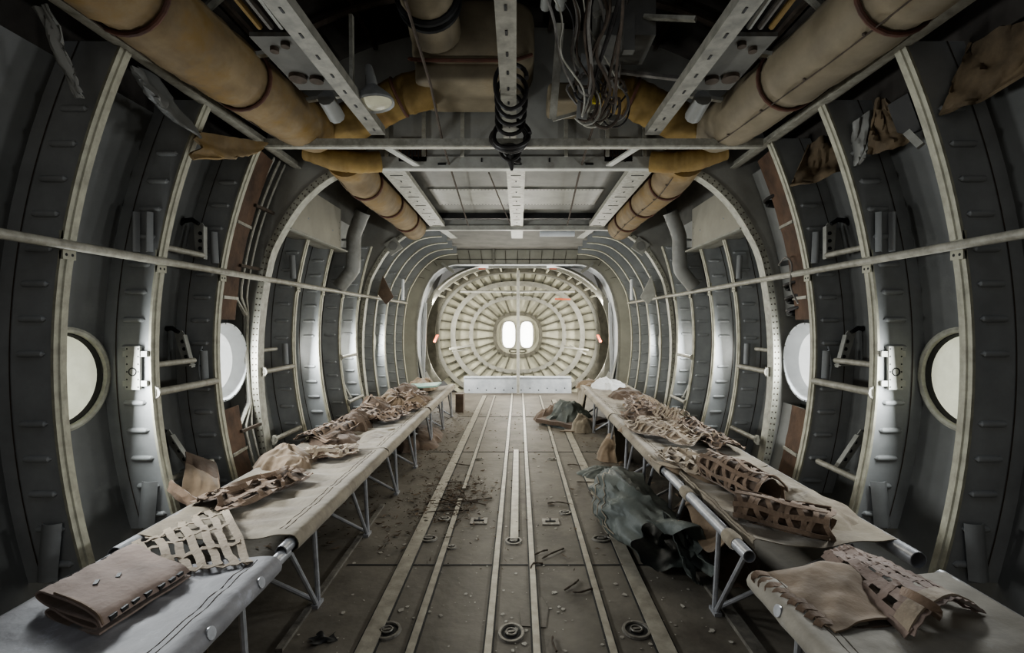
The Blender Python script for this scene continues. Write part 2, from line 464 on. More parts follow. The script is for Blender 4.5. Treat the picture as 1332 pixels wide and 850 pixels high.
# ------------------------------------------------------------------ curved ribs with pressed webs
def rib(k, s, label, z0=0.0, z1=2.57, hide_top=None):
    y = FR[k]
    t = thing('curved_rib', label, 'rib', (s * xin(z0), y, z0), 'curved ribs of the forward cabin')
    n = 26
    zz = [z0 + (z1 - z0) * i / n for i in range(n + 1)]
    w = MB()
    w.grid(lambda u, v: (s * (xin(z0 + (z1-z0)*u) + 0.175 * v), y, z0 + (z1-z0)*u), n, 3)
    w.grid(lambda u, v: (s * (xin(z0 + (z1-z0)*u) + 0.175 + 0.075 * v), y, z0 + (z1-z0)*u), n, 1)
    w.grid(lambda u, v: (s * (xin(z0 + (z1-z0)*u) + 0.172 + .006*v), y - 0.003, z0 + (z1-z0)*u), n, 1, mi=1)
    b = 0.36
    while b < 2.3:                                        # pressed stiffening beads
        if not (1.0 < b < 1.24):
            xc = xin(b) + 0.085
            def bead(u, v, xc=xc, b=b):
                a = PI * v; e = (u - 0.5) * 2
                rr = 0.015 * math.sqrt(max(0.0, 1 - abs(e) ** 6))
                return (s * (xc + e * 0.062), y - math.sin(a) * rr * 1.1 - 0.0005, b + math.cos(a) * rr)
            w.grid(bead, 10, 8)
        b += 0.148
    obj('web', w, [M['web'], M['cord']] if k < 4 else [M['weblit'], M['cord']], t)
    prof = [(0,-.004),(-.012,-.004),(-.012,.016),(-.018,.02),(-.018,.032),(-.012,.036),(-.012,.056),(0,.056)]
    for a, c in ((z0, 1.685), (1.735, z1)):               # the edge strip stops at the handrail bracket
        path = []
        for i in range(15):
            z = a + (c - a) * i / 14
            path.append(((s * xin(z), y, z), (s, 0, 0), (0, 1, 0)))
        f = MB().sweep(path, [(p[0] , p[1]) for p in prof])
        obj('edge_strip', f, M['flange'], t)
    br = MB()
    br.box((s * (xin(1.71) - 0.006), y + 0.026, 1.71), (0.016, 0.06, 0.12))
    for dz in (-.04, .04):
        for dy in (-.014, .014):
            br.dome((s * (xin(1.71) - 0.014), y + .026 + dy, 1.71 + dz), (-s, 0, 0), 0.007, 0.004, 6, 1, 1)
    obj('rail_bracket', br, [M['flange'], M['dark']], t)
    return t

def cover_plate(t, s, y, z, h, w, off=0.03, lean=0.0, curved=False):
    m = MB(); xc = xin(z) + off + w / 2
    if curved:
        m.sheet(lambda u, v: (s * (xin(z) + off + w * u + lean * (v - .5)), y - 0.018 - 0.02 * math.sin(PI * u), z - h/2 + h * v), 6, 4, 0.004)
    else:
        m.box((s * xc, y - 0.02, z), (w, 0.014, h))
        m.box((s * (xc - w*.1), y - 0.012, z + h * .32), (w * 1.7, 0.02, 0.03)); m.box((s * (xc - w*.1), y - 0.012, z - h * .36), (w * 1.7, 0.02, 0.03))
        for sx in (-.4, .4):
            for i in range(6):
                m.dome((s * (xc + sx * w), y - 0.027, z - h*.44 + h*.88*i/5), (0,-1,0), 0.005, 0.003, 6, 1, 1)
        m.tube([(s*xc + math.cos(a)*.02, y - .028, z - .02 + math.sin(a)*.02) for a in [2*PI*i/12 for i in range(12)]], 0.003, 5, 1, closed=True)
    obj('cover_plate', m, [M['light'] if not curved else M['web'], M['dark']], t)

WORDS = {1: ('cutting across the dark-rimmed round window', 2.57), 2: ('with the riveted cover plate, just past the dark-rimmed window', 2.57), 3: ('overlapping the white cone window', 2.57),
         5: ('next inside the first riveted arch', 2.14), 6: ('with a sunlit web under the beige locker box', 2.14), 7: ('third inside the first riveted arch', 2.2), 8: ('just before the second riveted arch', 2.3)}
for s in (-1, 1):
    for k, (wd, z1) in WORDS.items():
        z0 = 0.28 if k < 4 else 0.2
        t = rib(k, s, f'curved cream-edged rib {wd}, {SIDE[s]}', z0, z1)
        if k == 2:
            cover_plate(t, s, FR[k], 1.14, .23, .075)
            cover_plate(t, s, FR[k], .42, .24, .085, .05, -.02, True)
            cover_plate(t, s, FR[k], 1.86, .21, .04, .10, 0, True); cover_plate(t, s, FR[k], 1.86, .21, .035, .03, 0, True)
        if k in (3, 5):
            cover_plate(t, s, FR[k], 1.86, .2, .05, .02, .01, True); cover_plate(t, s, FR[k], 1.10, .2, .05, .02, .01, True)
        if k == 1:
            cover_plate(t, s, FR[k], .42, .24, .085, .05, -.02, True)

# rear ribs follow the arch
def rear_rib(y, s, label, z_hi=2.53):
    t = thing('curved_rib', label, 'rib', (s * archx(.1, 0), y, .1), 'curved ribs of the rear cabin')
    pts = [(abs(p[0]), p[1]) for p in (ARCH if s < 0 else ARCH[::-1])[:len(ARCH)//2 - 12] if p[1] >= .1]
    n = len(pts)
    off = [(abs(p[0]), p[1]) for p in offset_curve([(-a, b) for a, b in pts], 0.125)]
    w = MB()
    w.grid(lambda u, v: (lambda i: (s * (pts[i][0] + (off[i][0]-pts[i][0]) * v), y, pts[i][1] + (off[i][1]-pts[i][1]) * v))(round(u*(n-1))), n-1, 2)
    z = .3
    while z < 2.2:
        x = archx(z, 0) + .06
        w.grid(lambda u, v, x=x, z=z: (s*(x + (u-.5)*.1), y - math.sin(PI*v)*.013*math.sqrt(max(0, 1-abs(2*u-1)**6)), z + math.cos(PI*v)*.012), 6, 6)
        z += .15
    obj('web', w, M['weblit'], t)
    path = [((s*a, y, b), (s*(oa-a)/.125, 0, (ob-b)/.125), (0,1,0)) for (a, b), (oa, ob) in zip(pts, off)]
    obj('edge_strip', MB().sweep(path, [(0,-.003),(-.014,-.003),(-.014,.05),(0,.05)]), M['flange'], t)
    return t
for s in (-1, 1):
    rear_rib(FR[9], s, f'slim curved rib next beyond the second riveted arch, {SIDE[s]}')
    rear_rib(FR[10], s, f'slim curved rib second beyond the second riveted arch, {SIDE[s]}')
    rear_rib(FR[11], s, f'slim curved rib third beyond the second riveted arch, {SIDE[s]}')
    rear_rib(8.08, s, f'slim curved rib last before the portal bulkhead, {SIDE[s]}')

# ------------------------------------------------------------------ riveted arches and their bulkhead plates
def arch(y, name_label, plate_label, closed_top=True):
    t = thing('riveted_arch', name_label, 'arch frame', (0, y, 0))
    inner = ARCH; n = len(inner)
    nrm = offset_curve(ARCH, 1.0)
    path = [((p[0], y, p[1]), (q[0]-p[0], 0, q[1]-p[1]), (0,1,0)) for p, q in zip(inner, nrm)]
    f = MB().sweep(path, [(0,-.014),(.05,-.014),(.05,0),(.014,0),(.014,.075),(0,.075)])
    rv = f
    d = 0
    for i in range(n - 1):
        a, b = V((*inner[i], 0)), V((*inner[i+1], 0)); L = (b - a).length
        while d < L:
            k = d / L; p = a.lerp(b, k); q = V((nrm[i][0]-inner[i][0], nrm[i][1]-inner[i][1], 0))
            for o_ in ((.013, .038) if y < 4 else (.025,)):
                c = p + q * o_
                rv.dome((c.x, y - .0145, c.y), (0,-1,0), .0065, .004, 5, 1, 1)
            d += .045 if y < 4 else .06
        d -= L
    obj('arch_strip', f, [M['ring'], M['cord']], t)
    # plate between the arch and the hull
    pl = MB()
    outer = [shell_at(*p) for p in inner]
    pl.grid(lambda u, v: (lambda i: (inner[i][0] + (outer[i][0]-inner[i][0]) * v, y, inner[i][1] + (outer[i][1]-inner[i][1]) * v))(round(u*(n-1))), n-1, 3)
    return t, struct('bulkhead', pl, M['bulk']), inner, outer
t1, b1, _, _ = arch(RING1, 'large pale rivet-studded arch framing the cabin opening', '')
t2, b2, _, _ = arch(RING2, 'smaller-looking rivet-dotted arch further down the cabin', '')

# sill beams over the two arches, ties
def beam(name, label, cat, x0, x1, y, z, h, dpt, m, flange=True, extra=None):
    b = MB()
    b.box(((x0+x1)/2, y, z), (x1-x0, .012, h))
    if flange: b.box(((x0+x1)/2, y + dpt/2, z - h/2), (x1-x0, dpt, .01))
    if extra: extra(b)
    return tag(obj(name, b, m), label, cat)
def slots(b):
    for i in range(15):
        x = -.95 + i * .135 + (0.02 if i % 3 else -.01)
        if i % 4 == 1: b.box((x, 3.597, 2.585 + .02), (.012, .006, .03), mi=1)
        elif i % 4 == 3: b.box((x, 3.597, 2.575), (.06, .006, .014), mi=1)
beam('header_beam', 'pale slotted header beam over the first riveted arch', 'beam', -1.15, 1.15, 3.606, 2.59, .085, .05, [M['light'], M['dark']], extra=slots)
beam('header_beam', 'pale narrow header beam over the second riveted arch', 'beam', -1.1, 1.1, 6.0, 2.575, .05, .06, M['light'])
beam('cross_tie', 'long pale tie bar crossing the ceiling in front of the first arch', 'tie bar', -1.62, 1.60, FR[3], 2.545, .045, .05, M['rail'])
# uprights on the upper bulkhead
for i, x in enumerate((-.97, -.69, -.4, .38, .69, .97)):
    u = MB().bar((x, RING1 - .02, 2.63), (x, RING1 - .02, 3.12), .028, .03, (0,1,0))
    tag(obj('upright', u, M['rail']), 'thin pale upright on the grey panel above the first arch', 'stiffener', 'uprights above the first arch')
for s in (-1, 1):
    for a, b, lab in ((.42, 0, f'short slanting strut joining tie bar and header, {SIDE[s]} side'),):
        u = MB().bar((s*.82 - .02, FR[3] + .05, 2.53), (s*.72 - .02, RING1 - .03, 2.56), .05, .012)
        tag(obj('slant_strut', u, M['light']), lab, 'strut')
    sl = MB()
    for i in range(7): sl.box((s*(.83 - .024 * i + .02) , 3.592, 2.68), (.011, .006, .13 if i % 2 else .09))
    o = obj('louvre_vent', MB().box((s*.775, 3.605, 2.68), (.21, .01, .17)), M['brown'])
    tag(o, f'brown louvred vent plate on the panel above the arch, {SIDE[s]} side', 'vent')
    obj('slat', sl, M['dark'], o)

# ------------------------------------------------------------------ roof stringers, handrails, struts
for s in (-1, 1):
    b = MB().bar((s*1.665, .55, 2.575), (s*1.665, 3.72, 2.575), .035, .05, (0,0,1))
    b.bar((s*1.645, .55, 2.55), (s*1.645, 3.72, 2.55), .05, .008)
    tag(obj('roof_stringer', b, M['rail']), f'long pale stringer where ribs meet roof, {SIDE[s]}', 'stringer')
    pts = [(s*(xin(1.71) - .02), .7 + .3*i, 1.71) for i in range(18)] + [(s*(archx(1.71, 0) - .015), y, 1.71) for y in (6.1, 6.6, 7.2, 7.8, 8.1)]
    tag(obj('handrail', MB().tube(pts, .021, 10), M['rail']), f'long worn tubular handrail running the length of the {SIDE[s]}', 'handrail')
def strut(s, y0, y1, z, label, r=.02, dx=-.01):
    x0 = s*(xin(z) + dx)
    t = thing('cross_strut', label, 'strut', (x0, y0, z))
    obj('tube', MB().tube([(x0, y0, z), (x0, y1, z)], r, 10), M['rail'], t)
    c = MB().tube([(x0 + math.cos(a)*.028*s*-1, y0 - .0, z + math.sin(a)*.028) for a in [PI*i/8 - PI/2 for i in range(9)]], .006, 6)
    c.box((x0, y0 + .01, z), (.02, .03, .07))
    obj('clip', c, M['rail'], t)
for s in (-1, 1):
    w = SIDE[s]
    strut(s, 2.57, 3.09, 1.003, f'horizontal tube strut below the white cone window, {w}', .022)
    strut(s, 2.60, 2.98, .515, f'low tube strut just above the bench, {w}', .018, .02)
    strut(s, 2.60, 2.98, 1.145, f'short tube running into the middle hook bracket, {w}', .017, .05)
    strut(s, 2.60, 2.98, 1.80, f'short tube running into the upper hook bracket, {w}', .017, .05)
    strut(s, 3.66, 4.14, 1.003, f'tube strut inside the first arch at window height, {w}', .02)
    strut(s, 3.66, 4.0, 1.16, f'shorter upper tube strut inside the first arch, {w}', .016, .06)
    strut(s, 3.66, 4.1, .48, f'low tube strut inside the first arch, {w}', .02)
    strut(s, 5.24, 5.75, 1.0, f'far tube strut before the second arch at window height, {w}', .018)
    strut(s, 5.24, 5.75, .5, f'far low tube strut before the second arch, {w}', .018)

# hook brackets on the third rib
def hook_bracket(s, y, z, lean, label, sc=1.0):
    x = s * (xin(z) + .15)
    t = thing('hook_bracket', label, 'bracket', (x, y, z), 'hooked seat brackets')
    def Q(a, b, dy=0): return (x - s * a * sc, y - .03 + dy, z + b * sc)
    p = MB()
    ln = lean
    p.prism([Q(.015, -.11), Q(.075, -.11), Q(.075 + ln, .07), Q(.05 + ln, .105), Q(.0 + ln, .105)], (0, -.008, 0))
    for b, a in ((-.05, .045), (-.005, .045), (.04, .045)):
        p.disc(Q(a + ln * (b + .11) / .22, b, -.014), (0, -1, 0), .011 * sc, .004, 10, 1)
    obj('plate', p, [M['light'], M['dark']], t)
    h = MB().tube([Q(.04 + ln, .095, -.02), Q(.0 + ln, .12, -.02), Q(-.05 + ln, .115, -.02), Q(-.085 + ln, .085, -.02), Q(-.085 + ln, .06, -.02)], [.011*sc, .014*sc, .016*sc, .014*sc, .012*sc], 8)
    obj('hook', h, M['dark'], t)
    f = MB()
    f.prism([Q(.07, -.115), Q(.078, -.115), Q(.078 + ln, .08), Q(.07 + ln, .08)], (0, -.035, 0)); f.box(Q(.045, -.10, -.03), (.07*sc, .06, .006))
    obj('side_flange', f, M['light'], t)
for s in (-1, 1):
    w = SIDE[s]
    hook_bracket(s, 3.05, 1.90, 0.0, f'upright perforated bracket with black hook above the handrail, {w}', 1.05)
    hook_bracket(s, 3.05, 1.22, -.05, f'leaning perforated bracket with black hook beside the cone window, {w}', 1.05)
    hook_bracket(s, 2.98, .60, -.13, f'slanting perforated bracket with black hook low behind the bench, {w}', 1.15)
    hook_bracket(s, 5.70, .62, -.1, f'distant slanting bracket low near the second arch, {w}', 1.2)

# ------------------------------------------------------------------ windows
wn = 0
def window(s, yc, r, kind, fx, r_out=None, bright=None):
    global wn
    wn += 1
    x = fx(WZ)
    m = MB()
    if kind == 'ring':
        m.lathe([(.0, r+.012), (.035, r+.010), (.042, r-.004), (.035, r-.016), (-.012, r-.02)], (s*x, yc, WZ), (-s, 0, 0), 48)
        o = struct(f'window_{wn}', m, M['ring'])
        g = MB().lathe([(.014, r-.016), (.016, r-.022), (.0, r-.028), (-.012, r-.03)], (s*x, yc, WZ), (-s, 0, 0), 48)
        obj('gasket', g, M['dark'], o)
        pr, px_ = r - .026, x + .008
        mt = M['pane'] if bright is None else M['panebright']
    else:
        m.lathe([(.165, r_out+.012), (.172, r_out+.012), (.172, r_out), (.165, r_out-.004), (.09, r_out-.05), (.0, r-.025), (-.07, r-.055), (-.08, r-.06)], (s*x, yc, WZ), (-s, 0, 0), 48)
        for i in range(16):
            a = 2*PI*i/16
            m.dome((s*(x-.172), yc + math.cos(a)*(r_out+.006), WZ + math.sin(a)*(r_out+.006)), (-s,0,0), .006, .004, 6, 1, 1)
        o = struct(f'window_{wn}', m, [M['white'], M['dark']])
        pr, px_ = r - .05, x + .06
        mt = M['panebright']
    p = MB().lathe([(0, pr), (.006, pr*.7), (.008, 0.001)], (s*px_, yc, WZ), (-s, 0, 0), 40)
    obj('pane', p, mt, o)
for s in (-1, 1):
    window(s, WINS[1][0], .245, 'ring', xsk)
    window(s, WINS[3][0], .25, 'cone', xsk, .262)
    window(s, WINS[5][0], .23, 'ring', xsk, bright=1)
    window(s, WINS[7][0], .23, 'ring', xsk, bright=1)
    window(s, 6.695, .2, 'ring', archx, bright=1)
# ------------------------------------------------------------------ portal bulkhead near the tail
PORT_HALF = catmull([(1.70,.0,0),(1.765,.35,0),(1.80,.9,0),(1.79,1.45,0),(1.71,1.85,0),(1.52,2.23,0),(1.23,2.405,0),(.85,2.425,0),(0,2.425,0)], 5)
PORT = [(-p.x, p.y) for p in PORT_HALF] + [(p.x, p.y) for p in PORT_HALF[::-1]][1:]
po = offset_curve(ARCH, .14)
def along(c, k):
    L = [0]
    for a, b in zip(c, c[1:]): L.append(L[-1] + math.hypot(b[0]-a[0], b[1]-a[1]))
    d = k * L[-1]
    for i in range(len(c)-1):
        if L[i+1] >= d - 1e-9:
            q = (d - L[i]) / max(L[i+1]-L[i], 1e-9)
            return (c[i][0] + (c[i+1][0]-c[i][0])*q, c[i][1] + (c[i+1][1]-c[i][1])*q)
    return c[-1]
pm = MB()
pm.grid(lambda u, v: (lambda a, b: (a[0] + (b[0]-a[0])*v, PORTAL, a[1] + (b[1]-a[1])*v))(along(PORT, u), along(po, u)), 60, 2)
pm.box((0, PORTAL + .02, 2.78), (2.3, .01, .25))
pb = struct('bulkhead', pm, M['portal'])
pt = thing('portal_frame', 'rounded pale portal frame in the bulkhead before the tail dome', 'portal', (0, PORTAL, 0))
nrm = offset_curve(PORT, 1.0)
path = [((p[0], PORTAL, p[1]), (q[0]-p[0], 0, q[1]-p[1]), (0,1,0)) for p, q in zip(PORT, nrm)]
obj('edge_strip', MB().sweep(path, [(0,-.01),(.03,-.01),(.03,0),(0,.02)]), M['light'], pt)
jb = MB()
jb.sweep([(p, a, b) for p, a, b in path], [(0,.0),(-.035,.28)], closed=False)
obj('jamb', jb, M['white'], pt)
sm = MB()
for k in range(11):
    x = -1.05 + .21 * k
    sm.bar((x, PORTAL - .008, 2.435), (x * 1.05, PORTAL - .008, 2.68), .006, .006, (0,1,0))
for s in (-1, 1):
    for a in (.35, .7, 1.05):
        sm.bar((s*(1.3 + .43*math.sin(a)), PORTAL - .006, 1.93 + .5*math.cos(a)), (s*(1.28 + .66*math.sin(a)), PORTAL - .006, 1.9 + .62*math.cos(a)), .006, .006, (0,1,0))
obj('seam', sm, M['cord'], pt)
u = MB().bar((-.43, PORTAL - .02, 2.42), (-.43, PORTAL - .02, 2.72), .035, .03, (0,1,0))
obj('post', u, M['domering'], pt)
obj('rim', MB().box((0, PORTAL - .015, 2.735), (2.5, .03, .022)), M['light'], pt)
hb = MB().box((0, 8.85, 2.43), (1.04, .3, .012)); hb.box((0, 8.70, 2.395), (1.06, .012, .05))
tag(obj('lintel_box', hb, M['light']), 'shallow pale box under the portal header before the dome', 'panel box')
for s in (-1, 1):
    g = MB().bar((s*1.36, PORTAL - .05, 2.45), (s*1.14, PORTAL - .03, 2.28), .05, .012, (0,1,0))
    tag(obj('corner_gusset', g, M['light']), f'small pale diagonal gusset at the portal corner, {SIDE[s]}', 'gusset')
    g = MB().tube([(s*1.15, PORTAL-.35, 2.39), (s*1.25, PORTAL-.1, 2.33)], .02, 6)

# rings behind the portal
def ring_curve(a, b, zc, n=64, e=2.35):
    out = []
    for i in range(n):
        t = 2*PI*i/n; c, q = math.cos(t), math.sin(t)
        out.append((math.copysign(abs(c)**(2/e), c) * a, zc + math.copysign(abs(q)**(2/e), q) * b))
    return out
def hoop(y, a, b, zc, w, d, label, m, z_min=.28):
    t = ring_curve(a, b, zc, 80)
    t = [p for p in t]
    i0 = min(range(len(t)), key=lambda i: t[i][1] + abs(t[i][0]) * .01)
    t = t[i0:] + t[:i0]
    t = [p for p in t if p[1] > z_min]
    o1 = offset_curve(t, 1.0)
    pth = [((p[0], y, p[1]), (p[0]-q[0], 0, p[1]-q[1]), (0,1,0)) for p, q in zip(t, o1)]
    return tag(obj('tail_hoop', MB().sweep(pth, [(0,0),(w,0),(w,.012),(.012,.012),(.012,d),(0,d)]), m), label, 'hoop')
hoop(8.88, 1.70, 1.30, 1.12, .12, .05, 'outermost grey hoop just behind the tail portal', M['domering'])
hoop(9.38, 1.62, 1.25, 1.12, .17, .05, 'darker second hoop behind the tail portal, past the daylit doorways', M['hatchframe'])
ln = MB()
for i in range(44):
    a = 2*PI*i/44
    c, q = math.cos(a), math.sin(a)
    x = math.copysign(abs(c)**.85, c) * 1.67; z = 1.12 + math.copysign(abs(q)**.85, q) * 1.30
    if z < .4 or (abs(x) > 1.2 and .45 < z < 1.85): continue
    ln.bar((x*1.02, 8.9, z), (x*.985, 9.55, 1.12 + (z - 1.12)*.985), .03, .03)
tag(obj('stringer_lattice', ln, M['flange']), 'fine lengthwise stringers lining the tail between the hoops', 'stringers', kind='stuff')
jp = MB()
jp.grid(lambda u, v: (lambda p: (p[0]*1.045, 8.7 + .92*v, 1.12 + (p[1]-1.12)*1.045))((lambda t: (math.copysign(abs(math.cos(t))**.85, math.cos(t))*1.66, 1.12 + abs(math.sin(t))**.85*1.3))(PI*(.2 + .6*u))), 24, 2)
struct('ceiling_tail', jp, M['light'])

# dome with radial ribs
DA, DB, DZ = 1.60, 1.27, 1.135
def dome_pt(t, rho, e=2.25):
    c, q = math.cos(t), math.sin(t)
    return V((math.copysign(abs(c)**(2/e), c)*DA*rho, DOME + .45*(1 - rho*rho), DZ + math.copysign(abs(q)**(2/e), q)*DB*rho))
HR = .315
dm = MB().grid(lambda u, v: dome_pt(2*PI*u, HR*.85 + (1.12 - HR*.85) * v), 72, 10)
bk = struct('wall_back', dm, M['domeskin'])
for i, (lo, hi, n) in enumerate(((HR + .01, .585, 26), (.62, .80, 36), (.83, 1.06, 48))):
    rb = MB()
    for k in range(n):
        a = 2*PI*(k + .5)/n
        pts = [dome_pt(a, lo + (hi-lo)*j/4) + V((0,-.018,0)) for j in range(5)]
        rb.ribbon([p_ + V((0,-.012,0)) for p_ in pts], .034 - .004*i, (0,-1,0), .06)
    obj('rib', rb, M['domerib'], bk)
for rho, w in ((.60, .085), (.815, .10), (1.0, .09)):
    pth = []
    for k in range(81):
        a = 2*PI*k/80; p = dome_pt(a, rho); q = dome_pt(a, rho + .05)
        d = V((q.x-p.x, 0, q.z-p.z)).normalized()
        pth.append((p, d, V((0,1,0))))
    dp = {.60: -.07, .815: -.13, 1.0: -.10}[rho]
    obj('ring', MB().sweep(pth, [(-w/2,dp),(w/2,dp),(w/2,dp+.015),(.006,dp+.015),(.006,.01),(-.006,.01),(-.006,dp+.015),(-w/2,dp+.015)], True), M['domering'], bk)
# end hatch with two oval windows
HY = DOME + .42
def superell(a, b, e, n=48):
    return [(math.copysign(abs(math.cos(2*PI*i/n))**(2/e), math.cos(2*PI*i/n))*a, math.copysign(abs(math.sin(2*PI*i/n))**(2/e), math.sin(2*PI*i/n))*b) for i in range(n)]
def ring_mesh(mb, outer, inner, y, c1, c2, mi=0, n=48):
    def fn(u, v):
        i = round(u*n) % n
        a = outer[i]; b = inner[i]
        return (c1[0] + a[0] + (c2[0]+b[0]-c1[0]-a[0])*v, y, c1[1] + a[1] + (c2[1]+b[1]-c1[1]-a[1])*v)
    mb.grid(fn, n, 2, mi)
dz = 1.125
hf = MB()
so, si = superell(.50,.46,2.6), superell(.455,.415,2.6)
pth = []
for k in range(49):
    a = so[k % 48]; l = math.hypot(*a); pth.append(((a[0]*.955, HY - .03, dz + a[1]*.955), (a[0]/l, 0, a[1]/l), (0,1,0)))
hf.sweep(pth, [(-.035,-.05),(.035,-.05),(.035,.03),(-.035,.03)], True)
door = struct('door_1', hf, M['hatchframe'])
# leaf: two half plates each with an oval hole
lf = MB()
for s in (-1, 1):
    ow = superell(.132,.275,3.2)
    cx_ = s*.185
    def lim(a):
        x, z = a
        l = math.hypot(x, z); dx, dz_ = x/l, z/l
        # out to the half-plate outline: |x| from .02 to the hatch edge
        best = 2.0
        for k in range(60):
            r = .02 + k*.012
            X, Z = cx_ + dx*r, dz_*r
            if s*X < 0.0 or (abs(X)/.47)**2.6 + (abs(Z)/.43)**2.6 > 1: break
            best = r
        return (dx*best, dz_*best)
    ring_mesh(lf, [lim(a) for a in ow], ow, HY, (cx_, dz), (cx_, dz))
obj('leaf', lf, M['domeskin'], door)
for s in (-1, 1):
    ow = superell(.142,.285,3.2)
    pth = []
    for k in range(49):
        a = ow[k % 48]; l = math.hypot(*a); pth.append(((s*.185 + a[0], HY - .005, dz + .005 + a[1]), (a[0]/l, 0, a[1]/l), (0,1,0)))
    obj('window_frame', MB().sweep(pth, [(-.012,-.02),(.012,-.02),(.012,.01),(-.012,.01)], True), M['domering'], door)
    pn = MB().prism([(s*.185 + a[0], HY + .02, dz + .005 + a[1]) for a in superell(.135,.278,3.2)], (0,.01,0))
    obj('pane', pn, M['panebright'], door)
    hd = MB().tube([(s*.09 + math.cos(a)*.085, HY - .03, dz - .335 + math.sin(a)*.035) for a in [2*PI*i/16 for i in range(16)]], .012, 6, closed=True)
    obj('handle', hd, M['domerib'], door)

# post and cross bar in front of the dome, sill wall
tag(obj('dome_post', MB().tube([(.01, 9.3, .0), (.01, 9.3, 2.40)], .03, 8), M['light']), 'thin pale vertical post standing in front of the dome hatch', 'post')
tag(obj('dome_crossbar', MB().tube([(-1.12, 9.36, 1.99), (1.12, 9.36, 1.99)], .022, 8), M['light']), 'thin pale horizontal bar across the top of the dome', 'bar')
sl = MB().box((0, 9.36, .15), (2.1, .03, .30)); sl.box((0, 9.40, .31), (2.1, .14, .025))
for i in range(12): sl.dome((-.95 + .17*i, 9.343, .06 + .04*(i % 2)), (0,-1,0), .012, .006, 6, 1, 1)
tag(obj('sill_wall', sl, [M['sill'], M['dark']]), 'low blue-white sill wall with rusty paint at the foot of the dome', 'sill')
gp = MB().box((-.88, 9.3, 1.5), (.1, .02, .5))
for s in (-1, 1):
    r = MB().bar((s*1.56, 8.98, 1.02), (s*1.52, 9.1, 1.14), .05, .03)
    tag(obj('door_handle_lever', r, M['red']), f'small red lever by the daylit doorway, {SIDE[s]}', 'lever')
    k = MB().box((s*.66, 8.9, 2.385), (.13, .05, .03))
    tag(obj('red_tag', k, M['red']), f'small red mark under the tail ceiling, {SIDE[s]}', 'tag')
    j = MB().bar((s*1.74, 8.82, .35), (s*1.70, 8.82, 1.75), .05, .05)
    tag(obj('door_jamb_post', j, M['white']), f'bright white upright tube at the daylit tail doorway, {SIDE[s]}', 'post')
b = MB().bar((.72, 9.25, 1.84), (1.02, 9.25, 1.83), .04, .03)
tag(obj('red_bar', b, M['red']), 'thin red bar against the upper dome, cable-socket side', 'bar')
b = MB().bar((-1.3, 9.1, .88), (-.85, 9.2, .95), .05, .04); b.bar((-1.25, 9.12, .84), (-.95, 9.2, .86), .03, .03)
tag(obj('folding_arm', b, M['domering']), 'grey folding arm low against the dome, pipe-bundle side', 'arm')
b = MB().bar((.72, 9.2, .93), (1.35, 9.1, .86), .03, .03); b.bar((1.0, 9.2, .95), (1.3, 9.1, .78), .025, .025)
tag(obj('folding_arm', b, M['domering']), 'grey folding arm low against the dome, cable-socket side', 'arm')

# ------------------------------------------------------------------ ducts overhead
def nz_(x, y, z=0.0): return noise.noise(V((x, y, z)))
def duct(label, pts, r, m, bands=(), n=20, seams=True, group=None):
    pts = [V(p) for p in pts]
    t = thing('air_duct', label, 'duct', pts[0], group)
    N = 60
    L = [0]
    for a, b in zip(pts, pts[1:]): L.append(L[-1] + (b-a).length)
    def at(k):
        d = k * L[-1]
        for i in range(len(pts)-1):
            if L[i+1] >= d - 1e-9: return pts[i].lerp(pts[i+1], (d-L[i]) / (L[i+1]-L[i]))
        return pts[-1]
    cl = [at(i/N) for i in range(N+1)]
    sm = [sum((cl[max(0, min(N, i+j))] for j in range(-3, 4)), V((0,0,0))) / 7 for i in range(N+1)]
    rs = [r * (1 + .04*noise.noise(V((i*.35, pts[0].x, 3))) + .025*noise.noise(V((i*1.1, pts[0].x, 9)))) for i in range(N+1)]
    for bk_ in bands:
        for i in range(N+1):
            if abs(i/N - bk_) < .02: rs[i] = r * .92
    body = MB().tube(sm, rs, n)
    obj('lagging', body, m, t)
    bb = MB()
    for b_ in bands:
        i = max(1, min(N-1, round(b_*N)))
        d = (sm[i+1]-sm[i-1]).normalized()
        x = d.orthogonal().normalized(); y = d.cross(x)
        q = MB().tube([sm[i] + (x*math.cos(a) + y*math.sin(a)) * r*.98 for a in [2*PI*k/24 for k in range(24)]], .010, 8, closed=True)
        obj('band', q, M['band'], t)
    if seams:
        q = MB()
        for ang in (4.15,):
            q.tube([sm[i] + V((math.cos(ang)*r*1.0, 0, math.sin(ang)*r*1.0)) for i in range(2, N-1, 2)], .0035, 5)
        for i in range(6, N-2, 9):
            q.dome(sm[i] + V((math.cos(4.1)*r, 0, math.sin(4.1)*r)), (math.cos(4.1), 0, math.sin(4.1)), .009, .006, 6)
        obj('seam', q, M['cord'], t)
    return t
